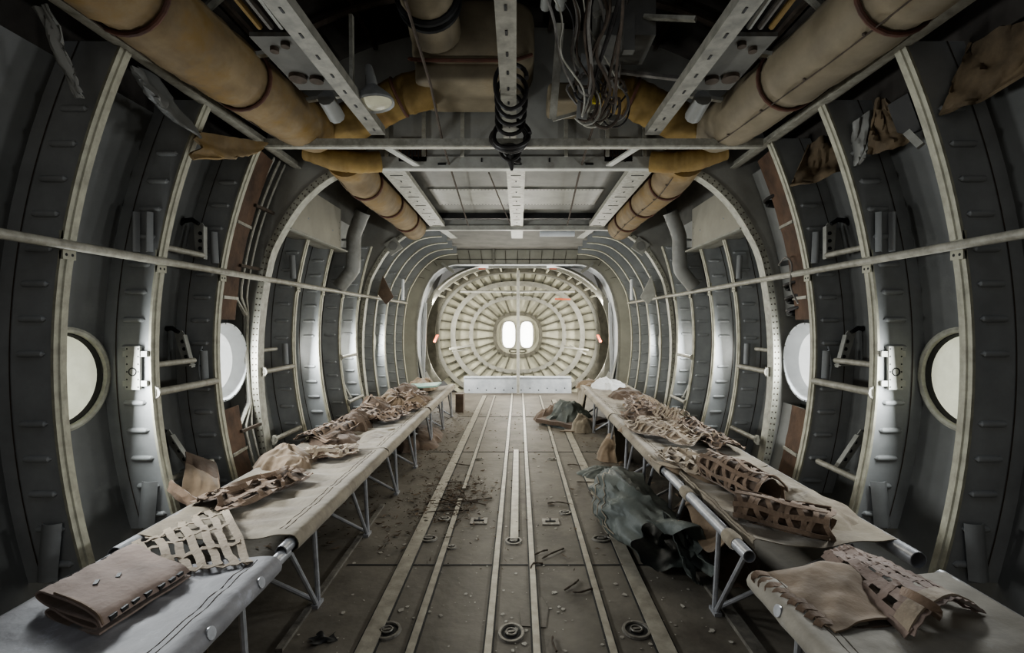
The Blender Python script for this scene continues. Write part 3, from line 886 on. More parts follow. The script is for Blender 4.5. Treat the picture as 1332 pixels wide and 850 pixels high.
for s in (-1, 1):
    duct(f'long tan lagged duct with two reddish bands under the roof, {SIDE[s]} side', [(s*1.50, .9, 2.64), (s*1.46, 2.0, 2.64), (s*1.40, 3.1, 2.68), (s*1.36, 3.3, 2.72)], .165, M['duct'] if s < 0 else M['ductpale'], (.38, .66))
    duct(f'yellow cross duct sloping up to the central duct box, {SIDE[s]} side', [(s*1.42, 3.32, 2.70), (s*1.12, 3.30, 2.77), (s*.78, 3.27, 2.93), (s*.56, 3.27, 2.99)], .13, M['ductyellow'], (.74,), seams=False)
    duct(f'short yellow duct elbow dropping behind the tie bar, {SIDE[s]} side', [(s*1.5, 3.42, 2.62), (s*1.3, 3.44, 2.55), (s*1.14, 3.5, 2.55), (s*1.0, 3.56, 2.58)], .075, M['ductyellow'], (), seams=False)
    duct(f'wrinkled tan duct between the two riveted arches, {SIDE[s]} side', [(s*1.25, 3.48, 2.60), (s*1.27, 3.9, 2.56), (s*1.27, 4.3, 2.56), (s*1.27, 5.2, 2.58), (s*1.28, 6.0, 2.56)], .15, M['duct'], (.22, .5, .8))
    duct(f'dark bent hose beside the beige locker box, {SIDE[s]}', [(s*1.60, 5.0, 2.55), (s*1.72, 5.05, 2.3), (s*1.74, 5.1, 1.95), (s*1.9, 5.1, 1.75)], .075, M['panel'], (), seams=False)
duct('pale longitudinal roof duct with black collar entering the duct box', [(-.50, 1.0, 3.27), (-.50, 2.0, 3.27), (-.50, 2.86, 3.26), (-.5, 3.05, 3.2)], .16, M['ductpale'], (), seams=True)
cb = MB()
for k, y in enumerate((2.74, 2.80)):
    cb.tube([(-.5 + math.cos(a)*.168, y, 3.265 + math.sin(a)*.168) for a in [2*PI*i/28 for i in range(28)]], .024, 8, closed=True)
tag(obj('duct_collar', cb, M['dark']), 'black double collar around the pale roof duct', 'collar')
bx = thing('duct_box', 'large pale lagged duct box in the middle of the ceiling', 'duct box', (-.2, 3.3, 2.9))
def rbox(x0, x1, y0, y1, z0, z1, e=5.0):
    m = MB(); cx_, cy_, cz = (x0+x1)/2, (y0+y1)/2, (z0+z1)/2
    def fn(u, v):
        a = 2*PI*u; b = PI*(v - .5)
        f = lambda q, p: math.copysign(abs(q)**(2/p), q)
        return (cx_ + f(math.cos(b),e)*f(math.cos(a),e)*(x1-x0)/2, cy_ + f(math.cos(b),e)*f(math.sin(a),e)*(y1-y0)/2, cz + f(math.sin(b),e)*(z1-z0)/2)
    return m.grid(fn, 48, 24)
obj('upper_body', rbox(-.68, .13, 3.0, 3.58, 3.03, 3.46), M['ductpale'], bx)
obj('lower_body', rbox(-.66, .0, 3.07, 3.56, 2.93, 3.10, 7), M['ductpale'], bx)
obj('band', MB().tube([(-.68, 3.06, 3.07), (-.6, 3.03, 3.045), (-.3, 3.025, 3.04), (.0, 3.03, 3.045), (.11, 3.05, 3.09)], .012, 6), M['band'], bx)
rv = MB()
for i in range(4): rv.dome((-.58, 2.998, 3.12 + .08*i), (0,-1,0), .012, .006, 6)
obj('rivet', rv, M['cord'], bx)
w2 = rbox(.22, .50, 3.2, 3.5, 2.86, 3.0, 8)
tag(obj('white_box', w2, M['ductpale']), 'small pale box hanging beside the central duct box', 'box')

# ------------------------------------------------------------------ ceiling rails
def rail(label, x0, x1, y0, y1, z, w):
    t = thing('ceiling_rail', label, 'rail', (x0, y0, z))
    b = MB().bar((x0, y0, z), (x1, y1, z), w, .012)
    b.bar((x0-w*.46, y0, z+.02), (x1-w*.46, y1, z+.02), .006, .05); b.bar((x0+w*.46, y0, z+.02), (x1+w*.46, y1, z+.02), .006, .05)
    sl = b; n = int((y1-y0)/.16)
    for i in range(n):
        k = (i+.5)/n; c = (x0 + (x1-x0)*k, y0 + (y1-y0)*k, z - .007)
        if i % 2 and y0 > 3: sl.box(c, (w*.55, .012, .003), mi=1)
        else: sl.box(c, (.01, .035, .003), mi=1)
    obj('channel', b, [M['rail'] if y0 > 3 else M['railroof'], M['dark']], t)
    return t
rail('pale ceiling rail with coiled black cable wound around it', -.02, -.035, .8, 3.2, 2.60, .085)
rail('pale ceiling rail beside the round floodlight, running to the tie bar', -.92, -.90, .8, 3.14, 2.62, .095)
rail('pale ceiling rail beside the loose wire bundle, running to the tie bar', .93, .90, .8, 3.14, 2.62, .095)
rail('middle slotted ceiling rail between the two riveted arches', 0, 0, 3.64, 5.98, 2.585, .15)
rail('slotted ceiling rail between the arches next to the wrinkled duct, pipe-bundle side', -.97, -.99, 3.64, 5.98, 2.585, .19)
rail('slotted ceiling rail between the arches next to the wrinkled duct, cable-socket side', .99, .99, 3.64, 5.98, 2.585, .19)
for x in (-.99, 0, .99):
    b = MB().bar((x*.95, 6.05, 2.56), (x*.88, 6.6, 2.55), .1 if x else .15, .012)
    tag(obj('rail_stub', b, M['light']), {-.99: 'short rail stub beyond the second arch, pipe-bundle side', 0: 'short double rail stub in the middle beyond the second arch', .99: 'short rail stub beyond the second arch, cable-socket side'}[x], 'rail stub')
lp = MB().tube([(.31, 6.5, 2.60), (.78, 6.5, 2.60)], .05, 12)
t = thing('tube_lamp', 'horizontal tube lamp on the ceiling past the second arch', 'lamp', (.55, 6.5, 2.6))
obj('glass', lp, M['white'], t); obj('holder', MB().box((.55, 6.5, 2.65), (.56, .09, .03)), M['cord'], t)

# lengthwise stringers in the dark void
for i in range(12):
    k = .12 + .76*i/11
    x, z = roof(k); x *= .985; z = 2.5 + (z - 2.5)*.965
    tag(obj('hull_stringer', MB().bar((x, .9, z), (x, 3.58, z), .03, .03), M['cord']), 'dark lengthwise stringer in the shadowed roof void', 'stringer', 'stringers in the roof void')
# roof hoops in the dark void
for i, y in enumerate((1.5, 2.02, 2.553, 3.086)):
    pts = [(roof(k/40)[0]*.97, y, 2.5 + (roof(k/40)[1]-2.5)*.93) for k in range(2, 39)]
    h = MB().tube(pts, .022, 6)
    tag(obj('roof_hoop', h, M['cord'] if i != 2 else M['rail']), ['dark roof hoop crossing the very top of the ceiling void', 'dark roof hoop over the dark-rimmed windows', 'paler roof hoop curving behind the floodlight', 'dark roof hoop touching the central duct box'][i], 'hoop')
for s in (-1, 1):
    for i, y in enumerate((1.9, 2.4, 2.9)):
        b = MB().bar((s*1.33, y, 2.72), (s*.97, y, 2.72 + .05), .03, .02)
        tag(obj('duct_hanger', b, M['rail']), f'short pale hanger bar between duct and ceiling rail, {SIDE[s]} side', 'hanger', f'duct hangers on the {SIDE[s]} side')
    # junction panel next to the rail
    t = thing('junction_panel', f'perforated grey junction panel with round knobs next to the ceiling rail, {SIDE[s]} side', 'panel', (s*1.06, 2.4, 2.68))
    obj('plate', MB().box((s*1.10, 2.42, 2.69), (.20, .50, .02)), M['voidgrey'], t)
    for dx, dy, r in ((-.05, .12, .035), (.04, .10, .045), (.03, -.16, .02), (-.04, -.2, .02)):
        obj('knob', MB().disc((s*(1.10 + dx), 2.42 + dy, 2.68), (0,0,-1), r, .02, 14), M['cord'], t)
    obj('connector', MB().tube([(s*1.08, 2.74, 2.67), (s*1.08, 2.9, 2.63)], .05, 10), M['panel'], t)
    # bundles of pale conduits leading to it
    for j in range(4):
        x = s*(1.0 + .05*j)
        q = MB().tube([(x, .9, 2.75), (x, 1.5, 2.74 + .01*(j % 2)), (x + .01, 2.15, 2.71)], .014, 7)
        tag(obj('conduit', q, [M['rail'], M['light'], M['wire'], M['ductyellow']][j]), f'thin conduit running into the junction panel, {SIDE[s]} side', 'conduit', f'conduits at the junction panel, {SIDE[s]} side')

# floodlight
fp = P(487, 134, 2.75)
t = thing('floodlight', 'round hooded floodlight hanging beside the ceiling rail', 'lamp', fp)
ax = V((.15, .02, -1)).normalized()
obj('reflector', MB().lathe([(-.10, .03), (-.085, .045), (-.03, .10), (.0, .115), (.012, .112), (.0, .10)], fp, ax, 28), M['panel'], t)
obj('lens', MB().lathe([(.002, .10), (.012, .05), (.014, .002)], fp, ax, 28), M['glasslamp'], t)
obj('mount', MB().tube([fp - ax*.09, fp - ax*.15, fp + V((-.04, .02, .22))], [.035, .03, .02], 10), M['panel'], t)
hg = MB().bar(P(457, 20, 2.72), P(458, 118, 2.72), .03, .02); 
tag(obj('lamp_hanger', hg, M['rail']), 'thin vertical hanger bar above the floodlight', 'hanger')

# coiled cable on the middle rail
def loop_cable(label, c, rx, rz, turns, r, tilt, drop, seed):
    pts = []
    for i in range(turns*22 + 1):
        a = 2*PI*i/22; k = i/(turns*22)
        pts.append((c[0] + math.cos(a)*rx*(1 + .15*math.sin(seed + i*.31)), c[1] + tilt*math.sin(a) + .02*k + drop*k, c[2] + math.sin(a)*rz*(1 + .1*math.cos(seed*2 + i*.23))))
    tag(obj('black_cable', MB().tube(pts, r, 8), M['cable']), label, 'cable')
loop_cable('black cable coil looped around the middle ceiling rail, upper turns', (-.03, 2.50, 2.66), .085, .13, 4, .012, .05, .50, 1.0)
loop_cable('black cable coil hanging from the rail end at the tie bar', (-.03, 2.98, 2.56), .11, .11, 4, .014, .06, .05, 2.2)
kn = MB()
for j in range(3):
    kn.tube([(-.03 + math.cos(a + j)*.06, 3.06 + .02*j, 2.47 + math.sin(a*1.0)*.05) for a in [2*PI*i/14 for i in range(14)]], .012, 6, closed=True)
kn.tube([(-.03, 3.07, 2.45), (-.02, 3.08, 2.36)], [.03, .008], 8)
tag(obj('cable_knot', kn, M['cable']), 'dark knotted cable end hanging under the tie bar', 'cable')

# slack cords
def cord(label, pts, r=.006, m='cord'):
    tag(obj('slack_cord', MB().tube(pts, r, 6), M[m]), label, 'cord')
cord('brown cord slanting from the roof past the floodlight to the second arch', [P(527, 0, 2.0), P(560, 110, 2.5), P(577, 190, 3.2), P(590, 232, 4.0), P(609, 293, 5.9)], .008)
cord('brown cord slanting from the wire bundle down to the second arch', [P(808, 30, 2.4), P(790, 110, 2.7), P(765, 185, 3.1), P(752, 232, 4.0), P(738, 293, 5.9)], .008)
cord('thin brown cord beside the middle slotted rail', [P(636, 225, 3.6), P(648, 255, 4.5), P(664, 292, 5.85)], .006)

# loose wires near the right rail
rnd = random.Random(5)
for i in range(18):
    x0 = 700 + rnd.random()*120; pts = []
    x, y = x0, -12
    d = 2.2 + rnd.random()*.4
    k = rnd.random()
    tx = 752 + rnd.random()*50
    for j in range(9):
        q = j/8
        pts.append(P(x + (tx - x)*q + math.sin(q*PI*(1.5+k*2))*16*(k-.4), y + (125 + k*45)*q**.9 + 0, d + .5*q))
    lx, ly = tx, y + 125 + k*45
    for a in range(6):
        an = a*.7 + k*6
        pts.append(P(lx + math.cos(an)*(12+8*k), ly - 14 + math.sin(an)*(12+14*k), d + .5))
    sp = catmull(pts, 3)
    tag(obj('loose_wire', MB().tube(sp, .004 + .006*rnd.random(), 6), [M['wire'], M['cord'], M['cable'], M['wire'], M['cord'], M['rail']][i % 6]), 'loose torn wire dangling in the tangle beside the middle ceiling rail', 'wire', 'tangled wires hanging from the ceiling')
tag(obj('yellow_tag', MB().box(P(776, 127, 2.8), (.05, .02, .07)), M['yellow']), 'small yellow tag caught in the wire tangle', 'tag')
for lab, a, b, w_, m in (('slim grey hanger strap beside the wire tangle ending at the white box', P(729, 30, 2.7), P(719, 155, 2.9), .045, 'rail'),
                         ('grey broken plate strip hanging inside the wire tangle', P(763, 70, 2.7), P(756, 155, 2.8), .06, 'panel'),
                         ('short pale pipe lying across the top of the wire tangle', P(772, 20, 2.6), P(800, 12, 2.6), .03, 'rail')):
    tag(obj('hanger_strap', MB().bar(a, b, w_, .01, (0,1,0)), M[m]), lab, 'strap')
tag(obj('hanger_strap', MB().bar(P(719, 156, 2.9), P(775, 140, 2.95), .02, .01, (0,1,0)), M['rail']), 'thin slanting foot strip under the wire tangle', 'strap')
u = MB().box((.62, 2.75, 3.12), (.3, .3, .35)); u.box((.62, 2.6, 2.95), (.06, .05, .2))
tag(obj('equipment_box', u, M['voidgrey']), 'dark grey equipment box in the roof beyond the wire tangle', 'box')
for j in range(2):
    tag(obj('roof_pipe', MB().tube([(.18 + .08*j, 1.6, 3.1), (.17 + .08*j, 2.6, 3.1)], .03, 10), M['panel']), 'grey pipe in the roof void beside the middle rail', 'pipe', 'twin grey roof pipes')
b = MB().bar(P(838, 22, 2.6), P(905, 25, 2.45), .03, .02); 
tag(obj('roof_bar', b, M['rail']), 'pale bar in the roof void above the yellow cross duct', 'bar')
b = MB().bar(P(795, 92, 2.95), P(905, 105, 2.9), .03, .02)
tag(obj('roof_bar', b, M['wire']), 'dim bar behind the yellow cross duct, cable-socket side', 'bar')

# ------------------------------------------------------------------ side fittings of the third bay
for s in (-1, 1):
    for z0, z1, wh in ((.2, .80, 'lower'), (1.40, 2.52, 'upper')):
        b = MB().grid(lambda u, v: (s*(xin(z0+(z1-z0)*u) + .004 + .03*v + .006*nz_(u*9, v*3)), 3.16 + .22*v, z0 + (z1-z0)*u), 24, 3)
        t = thing('lining_strip', f'{wh} brown lining strip between third rib and cone window bay, {SIDE[s]}', 'lining', (s*xin(z0), 3.16, z0))
        obj('sheet', b, M['brown'], t)
        for z in ((.5,) if z0 < 1 else (1.55, 2.05)):
            obj('strap', MB().bar((s*(xin(z)-.004), 3.16, z), (s*(xin(z)+.03), 3.38, z), .012, .02), M['rail'], t)
# pipes on one side
for i in range(9):
    off = .04 + .015*(i % 3); y = 3.345 + .026*i
    pts = []
    for k in range(36):
        z = .25 + 2.3*k/35
        q = min(1, max(0, (.50 - abs(z - WZ)) / .2)); q = q*q*(3-2*q)
        y_ = y + .06*max(0, z-1.9)**1.5
        pts.append((-(xin(z) + off + .03*q), y_ + (3.588 + .003*i - y_)*q, z))
    tag(obj('wall_pipe', MB().tube(pts, .0075 + .002*(i % 2), 7), [M['rail'], M['light'], M['wire']][i % 3]), 'thin vertical pipe in the bundle beside the first riveted arch', 'pipe', 'pipe bundle beside the first arch')
for z, lab in ((.62, 'dark clamp across the pipe bundle below the cone window'), (1.78, 'dark clamp across the pipe bundle just above the handrail'), (2.2, 'dark clamp across the pipe bundle high under the roof')):
    tag(obj('pipe_clamp', MB().box((-(xin(z)+.02), 3.46, z), (.02, .25, .02)), M['cord']), lab, 'clamp')
# sockets and cables on the other
wp = MB()
wall_patch(wp, 1, 3.385, 3.61, 1.43, 2.5, lambda z: xin(z) + .10, 2, 8)
for i, k in enumerate(wp.m): wp.m[i] = 0
lw = MB(); wall_patch(lw, 1, 3.34, 3.39, .2, .78, lambda z: xin(z) + .10, 2, 5); wall_patch(lw, 1, 3.39, 3.61, .2, .78, lambda z: xin(z) + .10, 2, 5)
tag(obj('lower_panel', lw, [M['panel'], M['panel']]), 'plain grey panel below the cone window, cable-socket wall', 'panel')
for i in range(16): wp.dome((xin(1.5+.06*i)+.098, 3.40, 1.5+.06*i), (-1,0,0), .006, .003, 5, 1, 1)
tag(obj('socket_panel', wp, [M['panel'], M['dark']]), 'grey riveted panel carrying the black cable sockets', 'panel')
for i, (x, y) in enumerate(((1017, 374), (1017, 391), (1019, 406), (1001, 265))):
    p = P(x, y, 3.46)
    p.x = xin(p.z) + .09
    t = thing('cable_socket', ['round black cable socket, top of the three under the handrail', 'round black cable socket, middle of the three under the handrail', 'round black cable socket, lowest of the three just above the cone window', 'lone round black cable socket high above the handrail'][i], 'socket', p)
    obj('body', MB().tube([p, p + V((-.05,0,0))], [.032,.026], 12), M['dark'], t)
    obj('cable', MB().tube(catmull([p + V((-.05,0,0)), p + V((-.09,-.05,.01)), p + V((-.06,-.14,.03)), p + V((-.02,-.2,.02))], 4), .012, 7), M['cable'], t)
tag(obj('black_plate', MB().box((xin(1.83)+.08, 3.47, 1.815), (.012, .15, .035)), M['dark']), 'small black plate on the grey panel just above the handrail', 'plate')
tag(obj('grey_wire', MB().tube(catmull([P(1013, 345, 3.4), P(1022, 335, 3.3), P(1030, 345, 3.25), P(1028, 372, 3.25), P(1038, 395, 3.2)], 4), .006, 6), M['wire']), 'thin grey wire looping beside the black sockets', 'wire')
# beige locker boxes between the arches
for s in (-1, 1):
    b = MB().box((s*1.86, 4.30, 2.33), (.12, 1.2, .42)); b.box((s*1.83, 4.3, 2.11), (.2, 1.22, .015), mi=1)
    for i in range(4): b.dome((s*1.80, 4.86, 2.22 + .06*i), (-s,0,0), .01, .005, 6, 1, 1)
    tag(obj('locker_box', b, [M['beige'], M['domering']]), f'smooth beige locker box above the ribs inside the first arch, {SIDE[s]}', 'locker')
    t = thing('speaker_plate', f'square plate with round opening beside the second arch, {SIDE[s]}', 'speaker', (s*1.57, RING2-.02, 2.28))
    Mx = Matrix.Rotation(s*.6, 3, 'Y')
    obj('plate', MB().box((s*1.55, RING2-.02, 2.34), (.17, .02, .17), Mx), M['light'], t)
    obj('cone', MB().disc((s*1.55, RING2-.03, 2.34), (0,-1,0), .055, .008, 18), M['panel'], t)
    g = MB().prism([(s*1.77, 6.3, 2.0), (s*1.64, 6.35, 1.72), (s*1.74, 6.35, 1.62), (s*1.83, 6.3, 1.75)], (0,.02,0))
    tag(obj('torn_flap', g, M['clothdark'] if s < 0 else M['light']), ('dark torn flap' if s < 0 else 'pale torn plate') + f' hanging above the handrail past the second arch', 'flap')
    q = MB().box((s*1.66, 6.95, 1.86), (.02, .1, .3))
    tag(obj('white_plate', q, M['white']), f'small white plate above the handrail past the second arch, {SIDE[s]}', 'plate')

# torn insulation flaps
def flap(label, pts4, m, seed, sag=.05):
    a, b, c, d = [V(p) for p in pts4]
    def fn(u, v):
        p = a.lerp(b, u).lerp(d.lerp(c, u), v)
        n = noise.noise(V((u*3 + seed, v*3, seed)))*sag + noise.noise(V((u*8 + seed, v*8, seed)))*sag*.35
        return p + V((n*.5, n, -math.sin(PI*u)*math.sin(PI*v*.9)*sag))
    tag(obj('torn_insulation', MB().sheet(fn, 20, 14, .012), M[m]), label, 'insulation')
flap('torn tan insulation sheet curling from the second rib top, pipe-bundle wall', [P(258, 172, 2.5), P(348, 186, 3.05), P(335, 196, 2.95), P(252, 208, 2.45)], 'duct', 1)
flap('dark torn strip dangling beside the tan duct, pipe-bundle wall', [P(45, 10, 1.75), P(62, 5, 1.75), P(108, 120, 1.9), P(100, 128, 1.9)], 'panel', 2, .02)
flap('dark hanging insulation under the tan duct between first and second rib', [P(170, 85, 2.1), P(200, 95, 2.3), P(262, 180, 2.5), P(205, 130, 2.2)], 'skin', 3)
flap('triangular brown insulation piece between second and third rib, cable-socket wall', [P(1052, 188, 2.9), P(1084, 172, 2.75), P(1096, 222, 2.7), P(1028, 242, 2.85)], 'insul', 4)
flap('brown stained insulation patch beside the black relay box', [P(1140, 130, 2.35), P(1152, 128, 2.3), P(1190, 180, 2.2), P(1128, 200, 2.4)], 'insul', 5)
flap('large brown insulation sheet sagging from the wall by the first rib, cable-socket wall', [P(1262, 55, 1.95), P(1345, 20, 1.7), P(1345, 90, 1.7), P(1222, 150, 2.0)], 'insul', 6)
flap('grey curtain-like insulation edge behind the triangular brown piece', [P(1110, 160, 2.5), P(1145, 135, 2.4), P(1125, 205, 2.45), P(1105, 218, 2.6)], 'panel', 7)
t = thing('relay_box', 'black relay box with pale edge mounted behind the first rib, cable-socket wall', 'box', P(1185, 150, 2.2))
a = P(1186, 148, 2.2)
obj('case', MB().box(a, (.08, .12, .17), Matrix.Rotation(-.35, 3, 'Y')), M['dark'], t)
obj('edge', MB().bar(P(1180, 172, 2.16), P(1198, 190, 2.12), .03, .03), M['light'], t)
# ------------------------------------------------------------------ floor fittings
def track(label, x0, x1, y0, y1, w, h=.012, m='track', lip=True):
    t = thing('floor_track', label, 'floor track', ((x0+x1)/2, (y0+y1)/2, 0))
    obj('bar', MB().bar((x0, y0, h/2), (x1, y1, h/2), w, h), M[m], t)
    if lip:
        e = MB()
        for s in (-1, 1): e.bar((x0 + s*(w/2+.004), y0, .003), (x1 + s*(w/2+.004), y1, .003), .008, .006)
        obj('groove', e, M['dark'], t)
    return t
track('wide worn floor strip beside the bench row by the pipe-bundle wall', -.62, -.62, .9, 9.0, .075)
track('narrow floor track next to the wide strip, pipe-bundle side, broken by litter', -.43, -.43, .9, 3.72, .032)
track('narrow floor track continuing past the litter, pipe-bundle side', -.43, -.43, 3.95, 9.0, .028)
track('narrow bright floor track just on the pipe-bundle side of the short centre plate', -.105, -.105, .9, 9.3, .030)
track('narrow bright floor track just on the cable-socket side of the short centre plate', .10, .10, .9, 9.3, .030)
track('narrow floor track third from the bench row by the cable-socket wall', .42, .42, .9, 9.0, .030)
track('wide worn floor strip beside the green tarpaulin', .645, .645, .9, 8.5, .075)
track('short flat pale plate in the middle of the floor', -.005, -.005, 3.03, 5.15, .052, .014)
track('grey floor channel under the bench beside the tarpaulin side wall', 1.02, 1.02, .9, 2.7, .06, .02, 'cup', False)
track('thin floor channel under the bench row by the pipe-bundle wall', -.98, -1.0, 2.0, 3.6, .03, .015, 'cup', False)

def tie_down(label, x, y, rx, ry, slot=False):
    t = thing('tie_down', label, 'tie-down fitting', (x, y, 0), 'tie-down cups in the floor')
    m = MB()
    pth = [((x + math.cos(a)*rx, y + math.sin(a)*ry, 0), (math.cos(a), math.sin(a), 0), (0,0,1)) for a in [2*PI*i/28 for i in range(29)]]
    m.sweep(pth, [(-.007,.001),(.010,.001),(.007,.010),(-.004,.010)], True)
    obj('rim', m, M['cup'], t)
    obj('cup', MB().lathe([(.002, rx), (.0035, rx*.5), (.004, .001)], (x, y, 0), (0,0,1), 24) if abs(rx-ry) < .02 else MB().grid(lambda u, v: (x + math.cos(2*PI*u)*rx*v, y + math.sin(2*PI*u)*ry*v, .003), 24, 2), M['dark'], t)
    r = MB().tube([(x + math.cos(a)*rx*.45, y + math.sin(a)*ry*.4, .010) for a in [2*PI*i/16 for i in range(16)]], .0045, 6, closed=True)
    r.bar((x - rx*.55, y - ry*.1, .008), (x + rx*.55, y + ry*.15, .008), .014, .008)
    obj('lashing_ring', r, M['cup'], t)
TD = [(503, 822, .055, .055, 'oval tie-down cup in the front row beside the wide strip, pipe-bundle side'), (665, 825, .05, .058, 'tie-down cup in the front row between the two centre tracks'), (828, 821, .055, .055, 'oval tie-down cup in the front row beside the wide strip, tarpaulin side'),
      (668, 705, .045, .045, 'round tie-down cup right at the near end of the centre plate'), (557, 702, .05, .035, 'faint littered tie-down cup in the second row, pipe-bundle side'), (783, 702, .055, .035, 'tie-down cup in the second row touching the wide strip, tarpaulin side'),
      (735, 668, .035, .03, 'small dark floor hole next to the square latch plate, tarpaulin side'), (578, 676, .035, .03, 'small dark floor hole in the leaf litter, pipe-bundle side'), (623, 598, .04, .03, 'small slot-like floor hole level with the centre plate far end, pipe-bundle side'), (718, 598, .04, .03, 'small slot-like floor hole level with the centre plate far end, tarpaulin side'),
      (587, 713, .025, .02, 'tiny round floor plug near the second-row cup, pipe-bundle side')]
for x, y, rx, ry, lab in TD:
    p = PZ(x, y, 0); tie_down(lab, p.x, p.y, rx, ry)
for x, y, lab in ((623, 679, 'square pale latch plate set in the floor, pipe-bundle side of the centre plate'), (716, 680, 'square pale latch plate set in the floor, tarpaulin side of the centre plate')):
    p = PZ(x, y, 0)
    t = thing('latch_plate', lab, 'latch plate', p)
    obj('plate', MB().box(p + V((0,0,.004)), (.115, .10, .008)), M['cup'], t)
    k = MB().bar(p + V((-.035,0,.01)), p + V((.035,0,.01)), .014, .006); k.box(p + V((0,.02,.01)), (.014, .05, .006))
    obj('latch', k, M['dark'], t)

# debris
rnd = random.Random(3)
fk = MB()
for i in range(620):
    x = rnd.uniform(-.95, .95); y = 1.6 + rnd.random()**1.4 * 3.0
    s_ = .003 + rnd.random()**3*.012; a = rnd.random()*6.28
    vs = [(x + math.cos(a + k*2*PI/5)*s_*rnd.uniform(.6,1.3), y + math.sin(a + k*2*PI/5)*s_*rnd.uniform(.6,1.3), .0025 + .002*rnd.random()) for k in range(5)]
    fk.add(vs, [(0,1,2,3,4)])
tag(obj('paint_flakes', fk, M['flake'], smooth=False), 'pale paint flakes scattered over the floor', 'debris', kind='stuff')
lf = MB()
for i in range(2600):
    q = rnd.random()
    if q < .3: x, y = rnd.gauss(-.5, .16), rnd.gauss(3.75, .28)
    elif q < .72: x, y = rnd.uniform(-1.6, -.62), rnd.uniform(2.9, 7.5)
    elif q < .9: x, y = rnd.uniform(.6, 1.5), rnd.uniform(3.2, 7.0)
    else: x, y = rnd.uniform(-.7, .7), rnd.uniform(2.6, 7.5)
    s_ = .006 + rnd.random()**2*.03; a = rnd.random()*6.28; b = rnd.uniform(.2, 1)
    vs = [(x + math.cos(a)*s_*k - math.sin(a)*s_*b*j, y + math.sin(a)*s_*k + math.cos(a)*s_*b*j, .004 + .012*rnd.random()) for k, j in ((-1,0),(0,.4),(1,0),(0,-.4))]
    lf.add(vs, [(0,1,2,3)])
tag(obj('leaf_litter', lf, M['leaf'], smooth=False), 'dead leaf litter lying on the floor and under the benches', 'litter', kind='stuff')
tw = [(560,657,622,652),(575,663,640,648),(545,668,610,664),(590,652,632,657),(570,648,600,662),(612,660,590,672),(705,727,733,714),(734,768,752,755),(745,770,770,766),(719,828,724,848),(695,722,712,716),(750,627,778,628),(712,655,745,657),(578,628,600,627),(590,603,612,606),(765,640,782,655),(690,742,706,733),(738,605,758,607)]
for i, (x0, y0, x1, y1) in enumerate(tw):
    a, b = PZ(x0, y0, .008), PZ(x1, y1, .008); mid = a.lerp(b, .5) + V((rnd.uniform(-.02,.02), rnd.uniform(-.03,.03), .006))
    tag(obj('twig', MB().tube(catmull([a, mid, b], 4), [.003 + .003*abs(math.sin(k)) for k in range(9)], 6), M['wood']), 'broken brown twig lying on the floor', 'twig', 'twigs on the cabin floor')
p = PZ(420, 834, .0)
tag(obj('black_scrap', MB().grid(lambda u, v: p + V(((u-.5)*.1*(1-.3*math.sin(v*9)), (v-.5)*.06*(1+.5*math.sin(u*7)), .008 + .008*math.sin(u*8)*math.cos(v*6))), 12, 8), M['dark']), 'small black scrap on the floor by the leg of the blue-grey bench', 'scrap')
p = PZ(695, 800, .0)
tag(obj('pale_patch', MB().prism([p + V(q) for q in ((-.06,-.09,.001),(.05,-.1,.001),(.07,.05,.001),(.04,.14,.001),(-.0,.09,.001),(-.07,.02,.001))], (0,0,.003)), M['floor']), 'peeled floor covering patch beside the centre track', 'patch')

